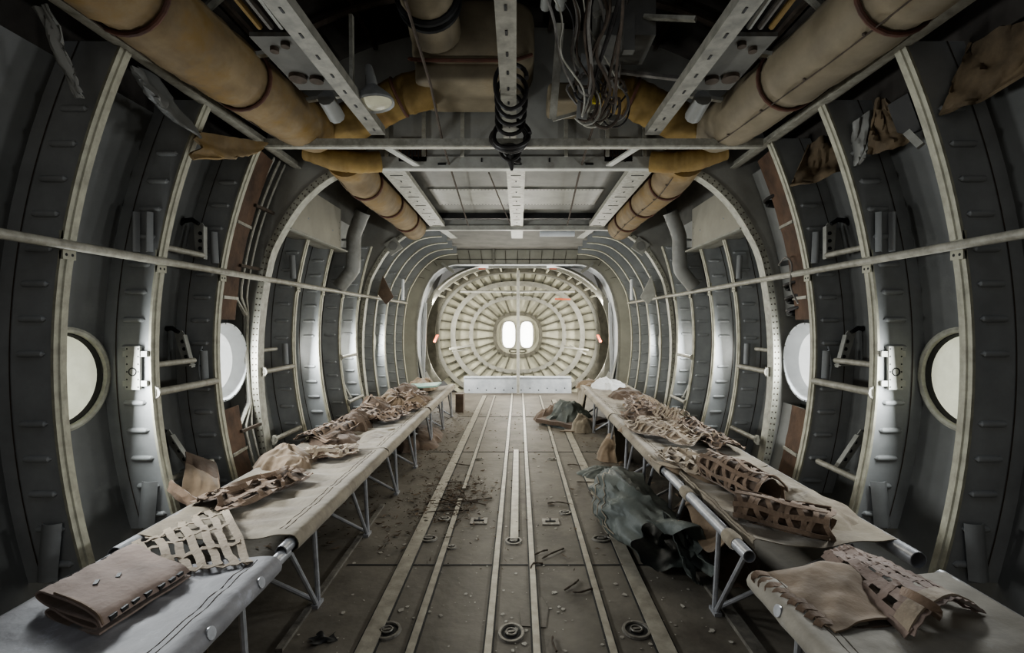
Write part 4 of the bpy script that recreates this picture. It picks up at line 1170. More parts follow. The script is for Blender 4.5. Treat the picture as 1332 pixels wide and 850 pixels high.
# ------------------------------------------------------------------ benches
def nz(x, y, z=0.0): return noise.noise(V((x, y, z)))
BZ, BF, BR = .42, .97, 1.63
def bench(s, y0, y1, label, cm, legs, wrap=True, z=BZ, open_end=True, seed=0, front=BF, y0c=None, y1c=None, sag=.035):
    t = thing('canvas_bench', label, 'bench', (s*1.3, (y0+y1)/2, 0))
    e0 = y0 - .06
    obj('front_tube', MB().pipe((s*front, e0, z), (s*front, y1 + .02, z), .026, .004, 18), M['steel'], t)
    obj('rear_tube', MB().pipe((s*BR, e0 - .04, z + .005), (s*BR, y1 + .02, z + .005), .034, .004, 16), M['steel'], t)
    ya, yb = (y0c or y0), (y1c or y1)
    # canvas: round the rear tube, across with a sag, round the front tube and hemmed back under
    def fn(u, v):
        y = ya + (yb-ya)*v + .02*noise.noise(V((u*3, v*2, seed)))*(1 if .05 < u < .9 else .3)
        if u < .08:
            k = u/.08; x = BR + .045 - .05*k
            zz = z - .03 + .07*math.sin(k*PI/2)
        elif u < .80:
            k = (u-.08)/.72; x = BR - .005 + (front + .01 - BR + .005)*k
            zz = z + .04 - sag*math.sin(PI*k)*(.8 + .4*noise.noise(V((k*2, v*3, seed+5)))) 
            zz += .0075*math.sin(v*(yb-ya)*46 + 2*noise.noise(V((k*3, v*4, seed))))*math.sin(PI*k)**.6
            zz += .008*noise.noise(V((k*6, v*9, seed+9)))
        else:
            k = (u-.80)/.20; a = PI/2 + (1.35*PI)*k
            rr = .04 + .004*noise.noise(V((k*4, v*14, seed+3)))
            x = front + rr*math.cos(a)
            zz = z + rr*math.sin(a)
        if not wrap and u > .8: x, zz = front + .055 + .012*nz(v*9, seed), z + .02 - (u-.8)*.12
        elif not wrap and u > .74: x = max(x, front + .055); zz = max(zz - .01, z + .02)
        return (s*x, y, zz)
    cv = MB().sheet(fn, 46, max(24, int((yb-ya)*26)), .004)
    c = obj('canvas', cv, cm, t)
    if not wrap:
        for q in (y0 + .05, (y0+y1)/2 + .1):
            obj('collar', MB().tube([(s*front, q, z), (s*front, q+.02, z), (s*front, q+.09, z)], [.028, .036, .034], 14), cm, t)
    st = MB()
    for u_ in (.765, .735):
        st.tube([V(fn(u_, k/30)) + V((0,0,.0025)) for k in range(1, 30)], .0014, 5)
    obj('stitching', st, M['cord'], t)
    n = max(2, int((yb-ya)/.28)) if y0 < 1.5 else 0
    for i in range(n):
        y = ya + (yb-ya)*(i+.5)/n
        obj('grommet', MB().disc((s*(front - .036), y, z + .014), (-s, 0, .35), .02, .006, 14), M['steel'], t)
    for ly in legs:
        l = MB()
        top = V((s*(front + .005), ly, z - .02)); foot = V((s*(front - .01), ly + .02, .0))
        l.tube([top, foot], .0125, 8)
        l.tube([top + V((0, -.26, 0)), foot + V((0, -.03, .02))], .0115, 8)
        l.box(foot + V((0,-.015,.008)), (.035, .07, .016))
        obj('leg', l, M['steel'], t)
        b = MB().tube([V((s*(BR-.12), ly - .15, z - .03)), foot + V((s*.02, -.02, .03))], .011, 8)
        obj('brace', b, M['steel'], t)
    return t
W = SIDE
bench(-1, 1.05, 2.02, 'blue-grey canvas bench bearing the pinkish folded pad', M['canvasblue'], (1.72,), z=.40, seed=1, y1c=1.92)
bench(-1, 2.06, 3.50, 'dusty tan canvas bench just behind the blue-grey one, pipe-bundle wall', M['canvas'], (2.33, 3.1), seed=2, y0c=2.08)
bench(-1, 3.52, 5.15, 'darker canvas bench heaped with brown cloth, pipe-bundle wall', M['canvas'], (3.85, 4.55), seed=3)
bench(-1, 5.22, 7.2, 'sagging canvas bench with the green board, last before the dome, pipe-bundle wall', M['canvas'], (5.4, 6.2, 7.0), seed=4, sag=.09)
bench(1, 1.0, 1.80, 'pale canvas bench under the folded tan canvas with strap loops, cable-socket wall', M['canvaspale'], (1.55,), z=.40, seed=5, front=.93)
bench(1, 2.02, 3.05, 'tan canvas bench holding the rolled webbing cylinder, cable-socket wall', M['canvas'], (2.27, 2.98), seed=6, y0c=2.03, wrap=False)
bench(1, 3.08, 4.80, 'middle canvas bench strewn with torn nets, cable-socket wall', M['canvas'], (3.6, 4.2), seed=7)
bench(1, 4.84, 7.3, 'canvas bench beneath the bright white cloth, last before the dome, cable-socket wall', M['canvas'], (5.0, 6.0, 7.0), seed=8, sag=.05)
# ------------------------------------------------------------------ cloth, nets and other loose things
def nz(x, y, z=0.0): return noise.noise(V((x, y, z)))
def ridge(x, y, z=0.0): return 1 - 2*abs(nz(x, y, z))

def fold_h(x, y, sd):
    """cloth folds: sharp ridges a few centimetres apart, warped"""
    wx = x + .06*nz(x*7 + sd, y*7, sd); wy = y + .06*nz(x*7, y*7 + sd, sd + 3)
    a = ridge(wx*9 + sd, wy*4, sd)*.5 + ridge(wx*5 - wy*8, wy*11 + wx*5 + sd, sd + 5)*.35 + ridge(wx*22, wy*20 + sd, sd + 9)*.15
    return a
def heap(name, label, cat, c, sx, sy, h, m, seed, fold=5.0, rot=0.0, flat=1.2, rough=.8, skirt=.02, group=None, parent=None, straps=0, sm=None):
    c = V(c); cr, sr = math.cos(rot), math.sin(rot)
    if c.z > .3: h *= .72; c.z -= .012
    amp = min(.05, h*.42)*rough
    def fn(u, v):
        a = 2*PI*u; r = v
        wob = 1 + .30*nz(math.cos(a)*1.6 + seed, math.sin(a)*1.6, seed) + (.12 if sx > .18 else .03)*nz(math.cos(a)*5 + seed, math.sin(a)*5, seed+2)
        x, y = math.cos(a)*r*sx*wob, math.sin(a)*r*sy*wob
        base = max(0.0, 1 - r**2)**flat
        lump = .6 + .8*nz(x*5 + seed, y*5, seed+1) + .3*nz(x*11, y*11 + seed, seed)
        z = h*base*max(.15, .55 + .5*lump) + amp*fold_h(x + c.x, y + c.y, seed)*(1 - r**6)
        z += .012*(1 - r**8) if r < 1 else 0
        z = max(z, .003 + .004*nz(x*20, y*20, seed))
        k = min(1, base*1.6 + .25)
        lx = x + k*.045*nz(x*9, y*9, seed+8 + z*6); ly = y + k*.045*nz(x*9 + 9, y*9, seed+8 + z*6)
        return (c.x + lx*cr - ly*sr, c.y + lx*sr + ly*cr, c.z + z)
    if straps and parent is None:
        parent = thing(name, label, cat, c, group); name = 'cloth'
        rd = random.Random(seed)
        for q in range(straps):
            a0 = rd.random(); b0 = a0 + .25 + .4*rd.random(); r0, r1 = rd.uniform(.2, .95), rd.uniform(.2, .95)
            n = 22; pts = []
            for k in range(n + 1):
                f = k/n
                p = V(fn((a0 + (b0-a0)*f + .02*math.sin(f*9 + q)) % 1, min(.98, r0 + (r1-r0)*f + .1*math.sin(f*7 + q*2))))
                pts.append(p + V((0, 0, .008 + .02*abs(math.sin(f*5 + q)))))
            ns = [V((.5*math.sin(k*.5 + q), .5*math.cos(k*.37 + q*2), 1)).normalized() for k in range(n + 1)]
            obj('strap', MB().ribbon(pts, .022 + .006*rd.random(), ns, .003), sm or M['strap'], parent)
    o = obj(name, MB().grid(fn, 84, 34), m, parent)
    if parent is None: tag(o, label, cat, group)
    return o, fn

def net(fn, nu, nv, w, mb=None, mi=0, steps=14, lift=.003, w2=None):
    """straps running both ways over fn(u, v)"""
    mb = mb or MB()
    def nrm(u, v):
        e = .01
        a = V(fn(min(1, u+e), v)) - V(fn(max(0, u-e), v)); b = V(fn(u, min(1, v+e))) - V(fn(u, max(0, v-e)))
        n = a.cross(b)
        return n.normalized() if n.length > 1e-9 else V((0,0,1))
    for i in range(nu):
        u = i/(nu-1)
        ns = [nrm(u, k/steps) for k in range(steps+1)]
        mb.ribbon([V(fn(u, k/steps)) + ns[k]*lift*(1 if (k+i) % 2 else -.2) for k in range(steps+1)], w, ns, .003, mi)
    for j in range(nv):
        v = j/(nv-1)
        ns = [nrm(k/steps, v) for k in range(steps+1)]
        mb.ribbon([V(fn(k/steps, v)) + ns[k]*lift*(-.2 if (k+j) % 2 else 1) for k in range(steps+1)], w2 or w, ns, .003, mi)
    return mb

# --- pipe-bundle side -------------------------------------------------
# folded pad on the blue-grey bench
t = thing('folded_canvas', 'pinkish folded canvas pad with dark slots on the blue-grey bench', 'canvas', (-1.44, 1.7, .43))
prof = catmull([(-1.26,.425,0),(-1.36,.418,0),(-1.46,.420,0),(-1.515,.436,0),(-1.48,.456,0),(-1.42,.446,0),(-1.34,.437,0),(-1.28,.438,0),(-1.262,.450,0),(-1.29,.461,0),(-1.42,.458,0),(-1.51,.460,0),(-1.565,.478,0),(-1.535,.502,0),(-1.44,.496,0),(-1.33,.486,0),(-1.27,.470,0),(-1.252,.446,0)], 5)
NP = len(prof)
def padfn(u, v):
    p = prof[min(NP-1, round(u*(NP-1)))]
    y = 1.46 + .34*v + .015*nz(u*5, v*2, 1) - .36*(p.x + 1.25)
    up = max(0, (p.y - .415)/.09)
    return (p.x + .012*nz(p.y*14, v*3, 3) - .03*v*up + .05*v, y, p.y - .012*v*up + .012*nz(p.x*7, v*4, 2)*up)
sl = MB().sheet(padfn, NP-1, 22, .006)
for k in range(7):
    v = .12 + .125*k; p = V(padfn(.735, v)); q = V(padfn(.975, v))
    sl.box(p, (.05, .018, .012), Matrix.Rotation(-.45, 3, 'Y'), mi=1)
    sl.box(q, (.012, .026, .018), mi=1)
for k in range(2): sl.box(V(padfn(.83 + .02*k, .3 + .2*k)) + V((0,0,.005)), (.012, .03, .004), Matrix.Rotation(.5, 3, 'Z'), mi=1)
obj('pad', sl, [M['pink'], M['dark']], t)
hem = MB().tube([V(padfn(.80 + .2*k/14, .02)) + V((0,0,.006)) for k in range(15)], .004, 5)
obj('hem', hem, M['strapbrown'], t)

# strap net standing across the gap between the first two benches
A, B, C_, D = V((-1.64,2.06,.445)), V((-1.50,2.42,.455)), V((-1.03,1.87,.442)), V((-1.36,1.83,.430))
def netfn(u, v):
    p = A.lerp(B, u).lerp(D.lerp(C_, u), v)
    z = .035*math.sin(PI*min(1, v*1.15))*(.5+.6*u) + .012*nz(u*4, v*4, 5)
    return (p.x + .02*nz(v*3, u*3, 2), p.y + .012*nz(u*5, v*5, 3), p.z + z)
tag(obj('strap_net', net(netfn, 7, 5, .030, lift=.006, w2=.022), M['strap']), 'pale webbing strap net draped across the gap behind the blue-grey bench', 'strap net')

# brown canvas slumped at the wall behind the second bench
t = thing('slumped_canvas', 'brown canvas bag slumped against the wall under the slanting hook bracket', 'canvas', (-1.82, 2.78, .3))
def bag(u, v):
    top = P(240, 600, 2.75).lerp(P(280, 614, 2.85), u); bot = P(232, 650, 2.6).lerp(P(284, 664, 2.6), u)
    p = top.lerp(bot, v); k = math.sin(PI*v)
    return p + V((.04*k*(1 + .5*ridge(u*2.2, v, 3)), -.05*k*ridge(u*3, v*.7, 1), .02*k*ridge(u*2.5 + .4, v*.5, 2)))
obj('bag', MB().sheet(bag, 30, 24, .008), M['cloth'], t)
def lip(u, v):
    a = P(226, 628, 2.5).lerp(P(274, 664, 2.48), u)
    return a + V((.0, -.05*v + .015*nz(u*5, v*3, 1), .03*math.sin(PI*v) + .015*ridge(u*2, v*3, 4)*v - .04*v))
obj('flap', MB().sheet(lip, 30, 10, .006), M['strapbrown'], t)
obj('lining', MB().sheet(lambda u, v: V(bag(u, v*.55)) + V((-.03, .05, .04*(1-v))), 20, 12, .006), M['clothdark'], t)

def flat_net(label, x0, y0, x1, y1, half, nu, nv, w, m, seed, z=.455, hump=.05, cat='net', name='crumpled_net', under=None):
    a, b = V((x0, y0, z)), V((x1, y1, z)); d = (b - a).normalized(); q = V((-d.y, d.x, 0))
    def fn(u, v):
        p = a.lerp(b, u) + q*half*(2*v-1)*(1 + .25*nz(u*3, seed, 0))
        return p + V((.035*nz(u*4, v*4, seed), .035*nz(u*4 + 7, v*4, seed), hump*(.45 + .9*ridge(u*2.0 + seed, v*2.6, seed))*math.sin(PI*min(max(v, .06), .94))**.5*.8 + .004))
    t = thing(name, label, cat, a)
    obj('webbing', net(fn, nu, nv, w, steps=18, lift=.005), m, t)
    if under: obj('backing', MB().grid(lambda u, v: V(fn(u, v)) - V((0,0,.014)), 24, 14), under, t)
    return t
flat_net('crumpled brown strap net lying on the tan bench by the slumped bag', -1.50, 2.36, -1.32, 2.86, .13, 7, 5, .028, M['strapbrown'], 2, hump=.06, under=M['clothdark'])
heap('crumpled_canvas', 'olive brown canvas heap rising beside the pipe bundle', 'canvas', (-1.52, 3.18, .43), .20, .24, .17, M['cloth'], 3, 3.5, .4)
flat_net('pale torn strap net at the back of the olive brown canvas heap', -1.50, 3.26, -1.14, 3.42, .10, 7, 4, .024, M['strap'], 6, hump=.05, under=M['strapbrown'])
heap('brown_cloth', 'dark brown rag heap just past the pale torn net, pipe-bundle side', 'cloth', (-1.46, 3.80, .43), .20, .28, .12, M['clothdark'], 8, 6, straps=5, sm=M['strapbrown'])
heap('brown_cloth', 'big dark brown cloth lump on the bench under the sunlit rib web', 'cloth', (-1.48, 4.30, .43), .19, .26, .22, M['clothdark'], 11, 5)
heap('brown_cloth', 'blackish twisted cloth lump next along from the big lump', 'cloth', (-1.42, 4.78, .43), .22, .24, .24, M['clothdark'], 14, 6, straps=4, sm=M['strapbrown'])
heap('grey_sheet', 'pale flat torn sheet between the cloth lumps and the aisle', 'sheet', (-1.16, 4.02, .435), .14, .30, .04, M['canvas'], 15, 2)
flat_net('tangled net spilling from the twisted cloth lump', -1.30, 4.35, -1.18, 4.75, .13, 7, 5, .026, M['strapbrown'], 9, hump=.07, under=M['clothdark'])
heap('brown_cloth', 'rumpled brown blanket hill in front of the second arch', 'cloth', (-1.38, 5.45, .43), .30, .36, .25, M['cloth'], 17, 6, straps=6, sm=M['strapbrown'])
heap('brown_cloth', 'tan lattice cloth mound at the foot of the second arch', 'cloth', (-1.48, 5.05, .43), .18, .16, .24, M['strapbrown'], 23, 8)
heap('brown_cloth', 'dim brown bundle on the sagging bench, this side of the green board', 'cloth', (-1.42, 6.1, .42), .22, .4, .26, M['clothdark'], 19, 5)
heap('brown_cloth', 'wrinkled grey blanket at the far end of the sagging bench', 'cloth', (-1.40, 7.0, .42), .24, .35, .2, M['cloth'], 21, 5)
bd = MB().box((-1.28, 6.55, .52), (.42, .42, .02), Matrix.Rotation(-.06, 3, 'Y'))
tag(obj('green_board', bd, M['green']), 'faded green board lying on the sagging bench before the dome', 'board')
tag(obj('brown_box', MB().box((-.89, 7.45, .14), (.12, .2, .28)), M['clothdark']), 'small brown box at the far end of the pipe-bundle benches', 'box')
for i, (x, y) in enumerate(((-1.2, 2.6), (-1.3, 3.0), (-1.25, 4.2))):
    pass
heap('dark_rag', 'dark rag heap on the floor under the far pipe-bundle bench', 'cloth', (-1.2, 5.6, 0), .35, .6, .13, M['clothdark'], 25, 7)
pl_ = MB().sheet(lambda u, v: V((-1.03 - .09*u - .1*v*u, 1.62 + .14*u, .40*(1-v) + .012)), 10, 10, .004)
tag(obj('hanging_canvas', pl_, M['cloth']), 'brown canvas flap hanging under the blue-grey bench', 'canvas')

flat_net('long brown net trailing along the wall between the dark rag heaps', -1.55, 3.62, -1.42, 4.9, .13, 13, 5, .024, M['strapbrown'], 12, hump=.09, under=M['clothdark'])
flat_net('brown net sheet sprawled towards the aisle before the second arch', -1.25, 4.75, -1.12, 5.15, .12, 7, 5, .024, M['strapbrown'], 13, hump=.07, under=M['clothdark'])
heap('brown_cloth', 'flat dark rag layer spread between the rumpled blanket hill and the green board', 'cloth', (-1.30, 5.85, .43), .28, .35, .12, M['clothdark'], 27, 6, straps=4, sm=M['strapbrown'])
# --- cable-socket side --------------------------------------------------
t = thing('folded_canvas', 'tan folded canvas with strap loops along its edge on the pale bench', 'canvas', (1.1, 1.66, .43))
def tanpad(u, v):
    a, b, c, d = V((.925,1.80,.425)), V((1.28,1.83,.415)), V((1.28,1.55,.415)), V((.985,1.45,.43))
    p = a.lerp(b, u).lerp(d.lerp(c, u), v)
    z = .045*math.exp(-((u-.95)**2*5 + (v-.25)**2*7)) + .012*ridge(u*1.4 + v*1.2, v*.8, 3) + .008*nz(u*5, v*5, 2) + .02*math.sin(PI*u)
    return p + V((0, .01*nz(u*4, v, 1), z))
obj('pad', MB().sheet(tanpad, 34, 30, .006), M['cloth'], t)
lp = MB()
for k in range(9):
    v = .04 + .105*k
    p = V(tanpad(0, v)); q = V(tanpad(0, v + .06)) if v + .06 <= 1 else p
    pts = [p + V((.03,0,.006)), p + V((-.012,-.005,.014)), p + V((-.03,-.012,-.004)), p + V((-.012,-.02,-.022)), p + V((.03,-.02,-.022))]
    lp.ribbon(catmull(pts, 3), .024, (0,-.2,1), .004)
obj('loop', lp, M['strapbrown'], t)
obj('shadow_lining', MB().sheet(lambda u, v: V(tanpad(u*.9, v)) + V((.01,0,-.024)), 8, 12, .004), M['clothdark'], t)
t = thing('slotted_webbing', 'brown slotted strap panel arching beside the tan folded canvas', 'webbing', (1.38, 1.7, .43))
def arched(u, v):
    a, b, c, d = V((1.24,1.90,.42)), V((1.42,1.88,.42)), V((1.52,1.55,.425)), V((1.20,1.44,.42))
    p = a.lerp(b, u).lerp(d.lerp(c, u), v)
    return p + V((0, 0, .022 + .075*math.sin(PI*min(1, u*1.02))**.8*(.35 + .65*v) + .02*(1-v) + .012*nz(u*3, v*4, 4)))
obj('webbing', net(arched, 6, 7, .040, steps=20, lift=.004, w2=.030), M['pink'], t)
obj('border', MB().sheet(lambda u, v: V(arched(u, .86 + .14*v)) + V((0,0,.004)), 24, 2, .008), M['strap'], t)
obj('backing', MB().grid(lambda u, v: V(arched(u*.4 + .55, v*.6)) - V((0,0,.012)), 14, 14), M['pink'], t)
lpp = MB().ribbon(catmull([V(arched(.25,.75)), V(arched(.22,.9)) + V((-.02,-.02,.03)), V(arched(.28,1.0)) + V((-.01,-.03,.01)), V(arched(.3,.98)) + V((0,-.02,-.03))], 5), .028, (-.6,-.6,.5), .004)
obj('loose_strap', lpp, M['strapbrown'], t)

def roll(label, a, b, r, m, seed, rings, lines, cloth, cap=None, squash=.8, w=.021):
    a, b = V(a), V(b); d = (b-a).normalized(); x = V((-d.y, d.x, 0)).normalized()*1.0; z = V((0,0,1))
    L = (b-a).length
    def fn(u, v, k=1.0):
        an = 2*PI*v
        rr = r*k*(1 + .2*nz(math.cos(an)*1.2 + seed, math.sin(an)*1.2, u*2.5) + .05*math.sin(u*9 + seed))
        return a.lerp(b, u) + x*math.cos(an)*rr + z*(math.sin(an)*rr*squash) + V((0, 0, .012*nz(u*3, seed, 1)))
    t = thing('webbing_roll', label, 'webbing roll', a)
    mb = MB()
    for i in range(rings):
        u = (i + .5)/rings if i < rings-1 else 1.0
        pts = [V(fn(u + .035*math.sin(k*.6 + i*2 + seed), k/26)) for k in range(27)]
        ns = [(p - a.lerp(b, u)).normalized() for p in pts]
        mb.ribbon(pts, w, ns, .004)
    for j in range(lines):
        v = j/lines
        pts = [V(fn(k/18, v + .02*math.sin(k*.5 + j))) for k in range(19)]
        ns = [(p - a.lerp(b, k/18)).normalized() for k, p in enumerate(pts)]
        mb.ribbon([p + n*.004 for p, n in zip(pts, ns)], w*1.05, ns, .004)
    obj('webbing', mb, m, t)
    obj('lining', MB().grid(lambda u, v: fn(u, v, .80), 16, 26), cloth, t)
    return t, fn
roll('brown webbing rolled into a lattice cylinder on the tan bench', (1.07, 2.30, .505), (1.38, 2.08, .50), .078, M['strapbrown'], 1, 9, 7, M['clothdark'])
t, _ = roll('brown slotted canvas roll leaning behind the lattice cylinder', (1.17, 2.88, .535), (1.31, 2.46, .505), .092, M['strapbrown'], 4, 9, 8, M['clothdark'], squash=.9)
heap('tan_canvas', 'smooth tan canvas hump over the far end of the slotted roll', 'canvas', (1.20, 2.98, .43), .15, .2, .22, M['cloth'], 31, 3, .3, rough=.25)
heap('tan_canvas', 'rumpled tan sheet between lattice cylinder and wall', 'canvas', (1.52, 2.45, .44), .14, .38, .10, M['canvas'], 33, 3, rough=.3)
heap('tan_canvas', 'limp tan canvas end wrapped over the bench joint, cable-socket side', 'canvas', (1.10, 3.20, .44), .17, .26, .07, M['cloth'], 36, 4, straps=5)
flat_net('loose beige strap net in front of the tan canvas hump', 1.06, 3.28, 1.22, 2.86, .12, 6, 5, .03, M['strap'], 3, hump=.06)
flat_net('wide beige net ridged in parallel cords on the middle bench', 1.12, 4.15, 1.42, 3.55, .2, 11, 5, .018, M['strap'], 7, hump=.10, under=M['cloth'])
flat_net('small pale cord net hung over the brown rags on the middle bench', 1.35, 4.45, 1.43, 4.15, .09, 9, 3, .02, M['strap'], 8, z=.50, hump=.12)
heap('brown_cloth', 'long brown rag pile along the wall on the middle bench', 'cloth', (1.30, 4.62, .43), .34, .26, .17, M['clothdark'], 41, 7, straps=8, sm=M['strapbrown'])
heap('brown_cloth', 'tan rag pile in front of the long brown rag pile', 'cloth', (1.24, 4.28, .43), .30, .2, .10, M['cloth'], 42, 6, straps=7)
heap('brown_cloth', 'small brown rag on the far bench beside the slanting bracket', 'cloth', (1.45, 5.5, .43), .2, .35, .14, M['cloth'], 43, 6)
heap('brown_cloth', 'dark rag fold midway along the bench that bears the white cloth', 'cloth', (1.42, 6.2, .42), .22, .3, .14, M['clothdark'], 45, 6)
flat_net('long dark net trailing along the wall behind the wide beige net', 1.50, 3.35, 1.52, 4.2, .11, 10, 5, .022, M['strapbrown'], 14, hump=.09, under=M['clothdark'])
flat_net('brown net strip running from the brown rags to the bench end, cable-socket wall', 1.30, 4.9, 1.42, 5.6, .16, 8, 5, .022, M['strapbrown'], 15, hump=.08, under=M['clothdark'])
heap('white_cloth', 'bright white cloth bundle at the far end of the benches', 'cloth', (1.34, 7.05, .43), .30, .35, .17, M['whitecloth'], 47, 6)
heap('tan_canvas', 'tan folded cloth rim around the white cloth bundle', 'canvas', (1.12, 7.2, .42), .22, .3, .13, M['cloth'], 48, 6)
hg = MB().sheet(lambda u, v: V((.90 + .03*nz(u*5, v*3, 1), 6.6 + .85*u, .46 - .44*v + .0*u)) + V((.05*ridge(u*3, v*.6, 2), 0, 0)), 24, 12, .006)
tag(obj('hanging_sheet', hg, M['canvas']), 'cream sheet hanging from the far bench end to the floor', 'sheet')
pb_ = MB().sheet(lambda u, v: V((.90 + .16*u + .03*v, 4.55 + .22*u, .40 - .36*v)) + V((.03*ridge(u*2, v*2, 5), 0, 0)), 16, 14, .006)
tag(obj('paper_sack', pb_, M['ductpale']), 'creased cream sack standing under the middle bench by the aisle', 'sack')
heap('dark_rag', 'brown rag tangle on the floor below the cream sack', 'cloth', (.98, 4.9, 0), .16, .25, .22, M['cloth'], 51, 7)
heap('grey_rag', 'grey limp rag lying across the wide floor strip', 'cloth', (.78, 4.35, .0), .22, .16, .05, M['tarp'], 52, 4)
# clothes on the floor
t = thing('clothes_pile', 'pile of grey and brown clothes on the floor beside the far benches', 'clothes', (.75, 6.3, 0))
heap('jacket', None, None, (.72, 6.55, 0), .34, .40, .30, M['tarp'], 61, 6, parent=t)
heap('trousers', None, None, (.50, 6.75, 0), .24, .3, .22, M['clothdark'], 62, 6, parent=t)
heap('shirt', None, None, (.82, 6.1, 0), .16, .18, .20, M['duct'] if False else M['canvas'], 63, 5, parent=t)
def matf(u, v):
    a, b, c, d = PZ(697, 549, .04), PZ(742, 538, .06), PZ(790, 549, .05), PZ(745, 558, .03)
    p = a.lerp(b, u).lerp(d.lerp(c, u), v)
    return p + V((0, 0, .02*nz(u*4, v*4, 1) + .02))
tag(obj('floor_mat', MB().sheet(matf, 16, 10, .05), M['clothdark']), 'dark brown flat mat on the floor below the clothes pile', 'mat')
tag(obj('floor_mat', MB().sheet(lambda u, v: PZ(728, 562, .01).lerp(PZ(790, 553, .01), u).lerp(PZ(765, 563, .01), v*.8) + V((0,0,.006*nz(u*5,v*5,2) + .008)), 12, 8, .01), M['cloth']), 'thin brown scrap mat closer to the cream sack', 'mat')

# grey-green tarpaulin slumped beside the bench legs
t = thing('tarpaulin', 'grey-green tarpaulin sack slumped on the floor against the bench legs', 'tarpaulin', (.80, 3.0, 0))
ax0, ax1 = V((.76, 3.66, .12)), V((.82, 2.62, .15))
def tarpf(u, v):
    # u along the sack (far to near), v around
    k = u
    c = ax0.lerp(ax1, k) + V((-.05*math.sin(PI*k), 0, .03*math.sin(PI*k)))
    an = 2*PI*v
    taper = .75 + .35*math.sin(PI*min(1, k*1.1 + .05))
    rx = .18*taper + (.03 if k > .7 else 0); rz = .16*taper
    tw = an + 1.4*k
    f = .92 + .22*ridge(math.cos(tw)*1.5 + 2, math.sin(tw)*1.5, k*1.6) + .12*ridge(math.cos(tw)*3.0, math.sin(tw)*3.0, k*2.5) - .1*ridge(math.cos(an)*2, math.sin(an)*2, k*4)
    p = c + V((math.cos(an)*rx*f, .05*math.sin(an)*math.sin(k*9), math.sin(an)*rz*f))
    if p.z < .012: p.z = .012 + .006*nz(k*9, v*9, 2)
    return p
obj('sack', MB().grid(tarpf, 60, 56), M['tarp'], t)
def tear(u, v):
    an = -.7 + 2.7*u
    p = V(tarpf(.98, an/(2*PI) % 1))
    d = V((math.cos(an), 0, math.sin(an)))
    return p + V((.05*v, -.16*v - .05*v*math.sin(u*11), .02*v*math.cos(u*7))) + d*(.05*math.sin(u*9 + v*2)*v)
tq = MB().sheet(tear, 40, 10, .006)
for p in tq.v: p.z = max(p.z, .008)
obj('torn_edge', tq, M['tarp'], t)
def flapf(u, v):
    a, b = PZ(858, 672, .30), PZ(895, 760, .03)
    p = a.lerp(b, u)
    return p + V((.10*v*(1-.3*u) + .02*ridge(u*3, v, 2), .04*v + .03*nz(u*4, v*4, 3), -.06*v + .03*ridge(u*4, v*2, 5)))
obj('flap', MB().sheet(flapf, 26, 10, .006), M['tarp'], t)
rb = MB()
for j in range(3):
    pts = [V(tarpf(.28 + .5*k/14, (.30 + .08*j + .25*k/14) % 1)) + V((-.004,-.004,.006)) for k in range(15)]
    rb.tube(pts, .004, 5)
obj('seam', rb, M['canvas'], t)
heap('dark_rag', 'dark brown canvas shadowed under the bench behind the tarpaulin', 'cloth', (1.20, 3.0, 0), .2, .5, .22, M['clothdark'], 73, 6)
hc = MB().sheet(lambda u, v: V((.985 + .07*math.sin(PI*v) + .02*nz(u*4, v*3, 1), 2.35 + .62*u, .42 - (.16 + .06*math.sin(u*7))*v)), 26, 8, .005)
tag(obj('hanging_canvas', hc, M['cloth']), 'tan canvas hem hanging loose below the bench tube by the tarpaulin', 'canvas')
# ------------------------------------------------------------------ light, sky, camera
def area(name, loc, target, sx, sy, power, color=(1,1,1), spread=PI):
    l = bpy.data.lights.new(name, 'AREA'); l.shape = 'RECTANGLE'; l.size = sx; l.size_y = sy; l.energy = power; l.color = color; l.spread = spread
    o = bpy.data.objects.new(name, l); COL.objects.link(o); o.location = loc
    o.rotation_euler = (V(target) - V(loc)).to_track_quat('-Z', 'Y').to_euler()
    return o
WARM, COOL = (1.0, .955, .82), (.86, .92, 1.0)
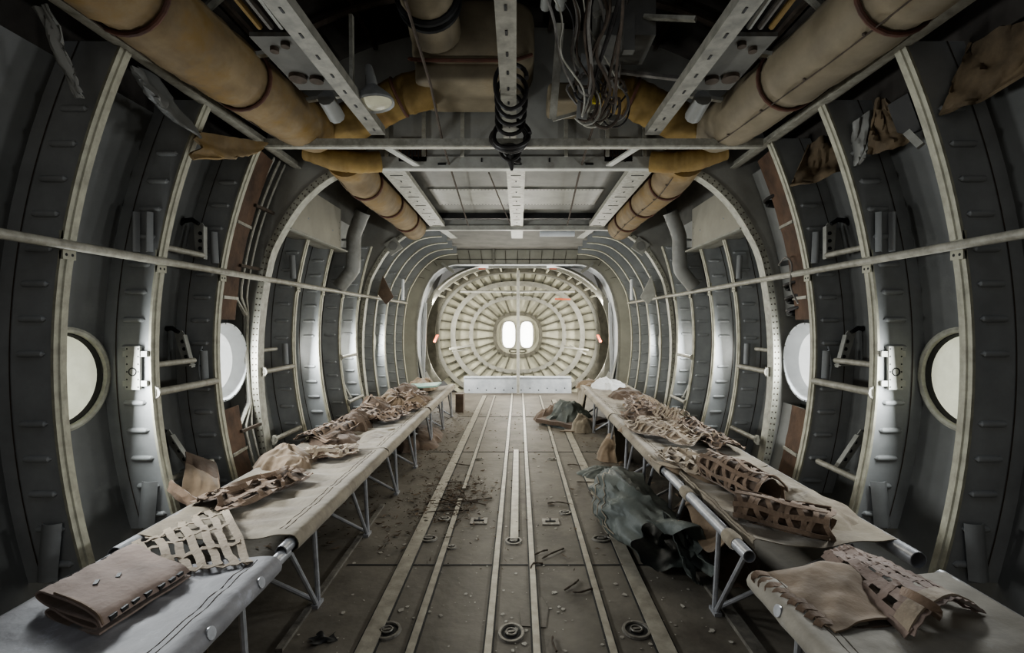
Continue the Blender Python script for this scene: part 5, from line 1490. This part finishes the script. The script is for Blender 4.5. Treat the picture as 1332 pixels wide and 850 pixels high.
# daylight through the side doorways of the tail
for s in (-1, 1):
    area('daylight_tail_doorway', (s*1.60, 8.84, 1.2), (-s*1.7, 8.80, 1.1), .2, 1.2, 34, (1, .98, .92))
    # daylight through the round windows
    for yc, pw in ((2.30, 13), (3.34, 14), (4.42, 10), (5.48, 9), (6.695, 9)):
        area('daylight_round_window', (s*2.02, yc, WZ), (0, yc, .95),   .3, .3, pw*(1.12 if s < 0 else .72), (.90, .945, .965))
# daylight through the hatch windows
area('daylight_hatch', (0, DOME + .30, 1.13), (0, 5, .9), .6, .5, 20, (1, .97, .88))
# added fill lamps standing in for light bouncing about the cabin
area('fill_cabin_rear', (0, 7.2, 2.3), (0, 7.4, 0), 1.6, 1.6, 20, WARM)
area('fill_cabin_middle', (0, 4.9, 2.45), (0, 4.9, 0), 1.2, 1.6, 11, WARM)
# added fill lamps above the near benches and in the open fuselage behind
area('fill_near_benches', (0, .9, 3.2), (0, 1.5, 0), 2.4, .9, 7.0, (.74,.84,1.0))

area('fill_front', (0, -1.0, 1.8), (0, 4, 1.5), 2.2, 1.4, 4.5, (1, .985, .95))
w = bpy.data.worlds.new('sky'); SC.world = w; w.use_nodes = True
nt = w.node_tree; nt.nodes.clear()
out = nt.nodes.new('ShaderNodeOutputWorld'); bg = nt.nodes.new('ShaderNodeBackground')
bg.inputs['Color'].default_value = (.99, .97, .91, 1); bg.inputs['Strength'].default_value = .11
nt.links.new(bg.outputs[0], out.inputs[0])

cam = bpy.data.cameras.new('camera'); co = bpy.data.objects.new('camera', cam); COL.objects.link(co)
cam.sensor_fit = 'HORIZONTAL'; cam.sensor_width = 36.0; cam.lens = F / 1332 * 36.0
cam.shift_x = -(CX - 666) / 1332; cam.shift_y = -(425 - CY) / 1332
cam.clip_start = .05; cam.clip_end = 100
co.location = (CAMX, 0, CAMZ); co.rotation_euler = (PI/2, 0, 0)
SC.camera = co
SC.view_settings.view_transform = 'AgX'
SC.view_settings.look = 'AgX - Medium High Contrast'
SC.view_settings.exposure = 0.72
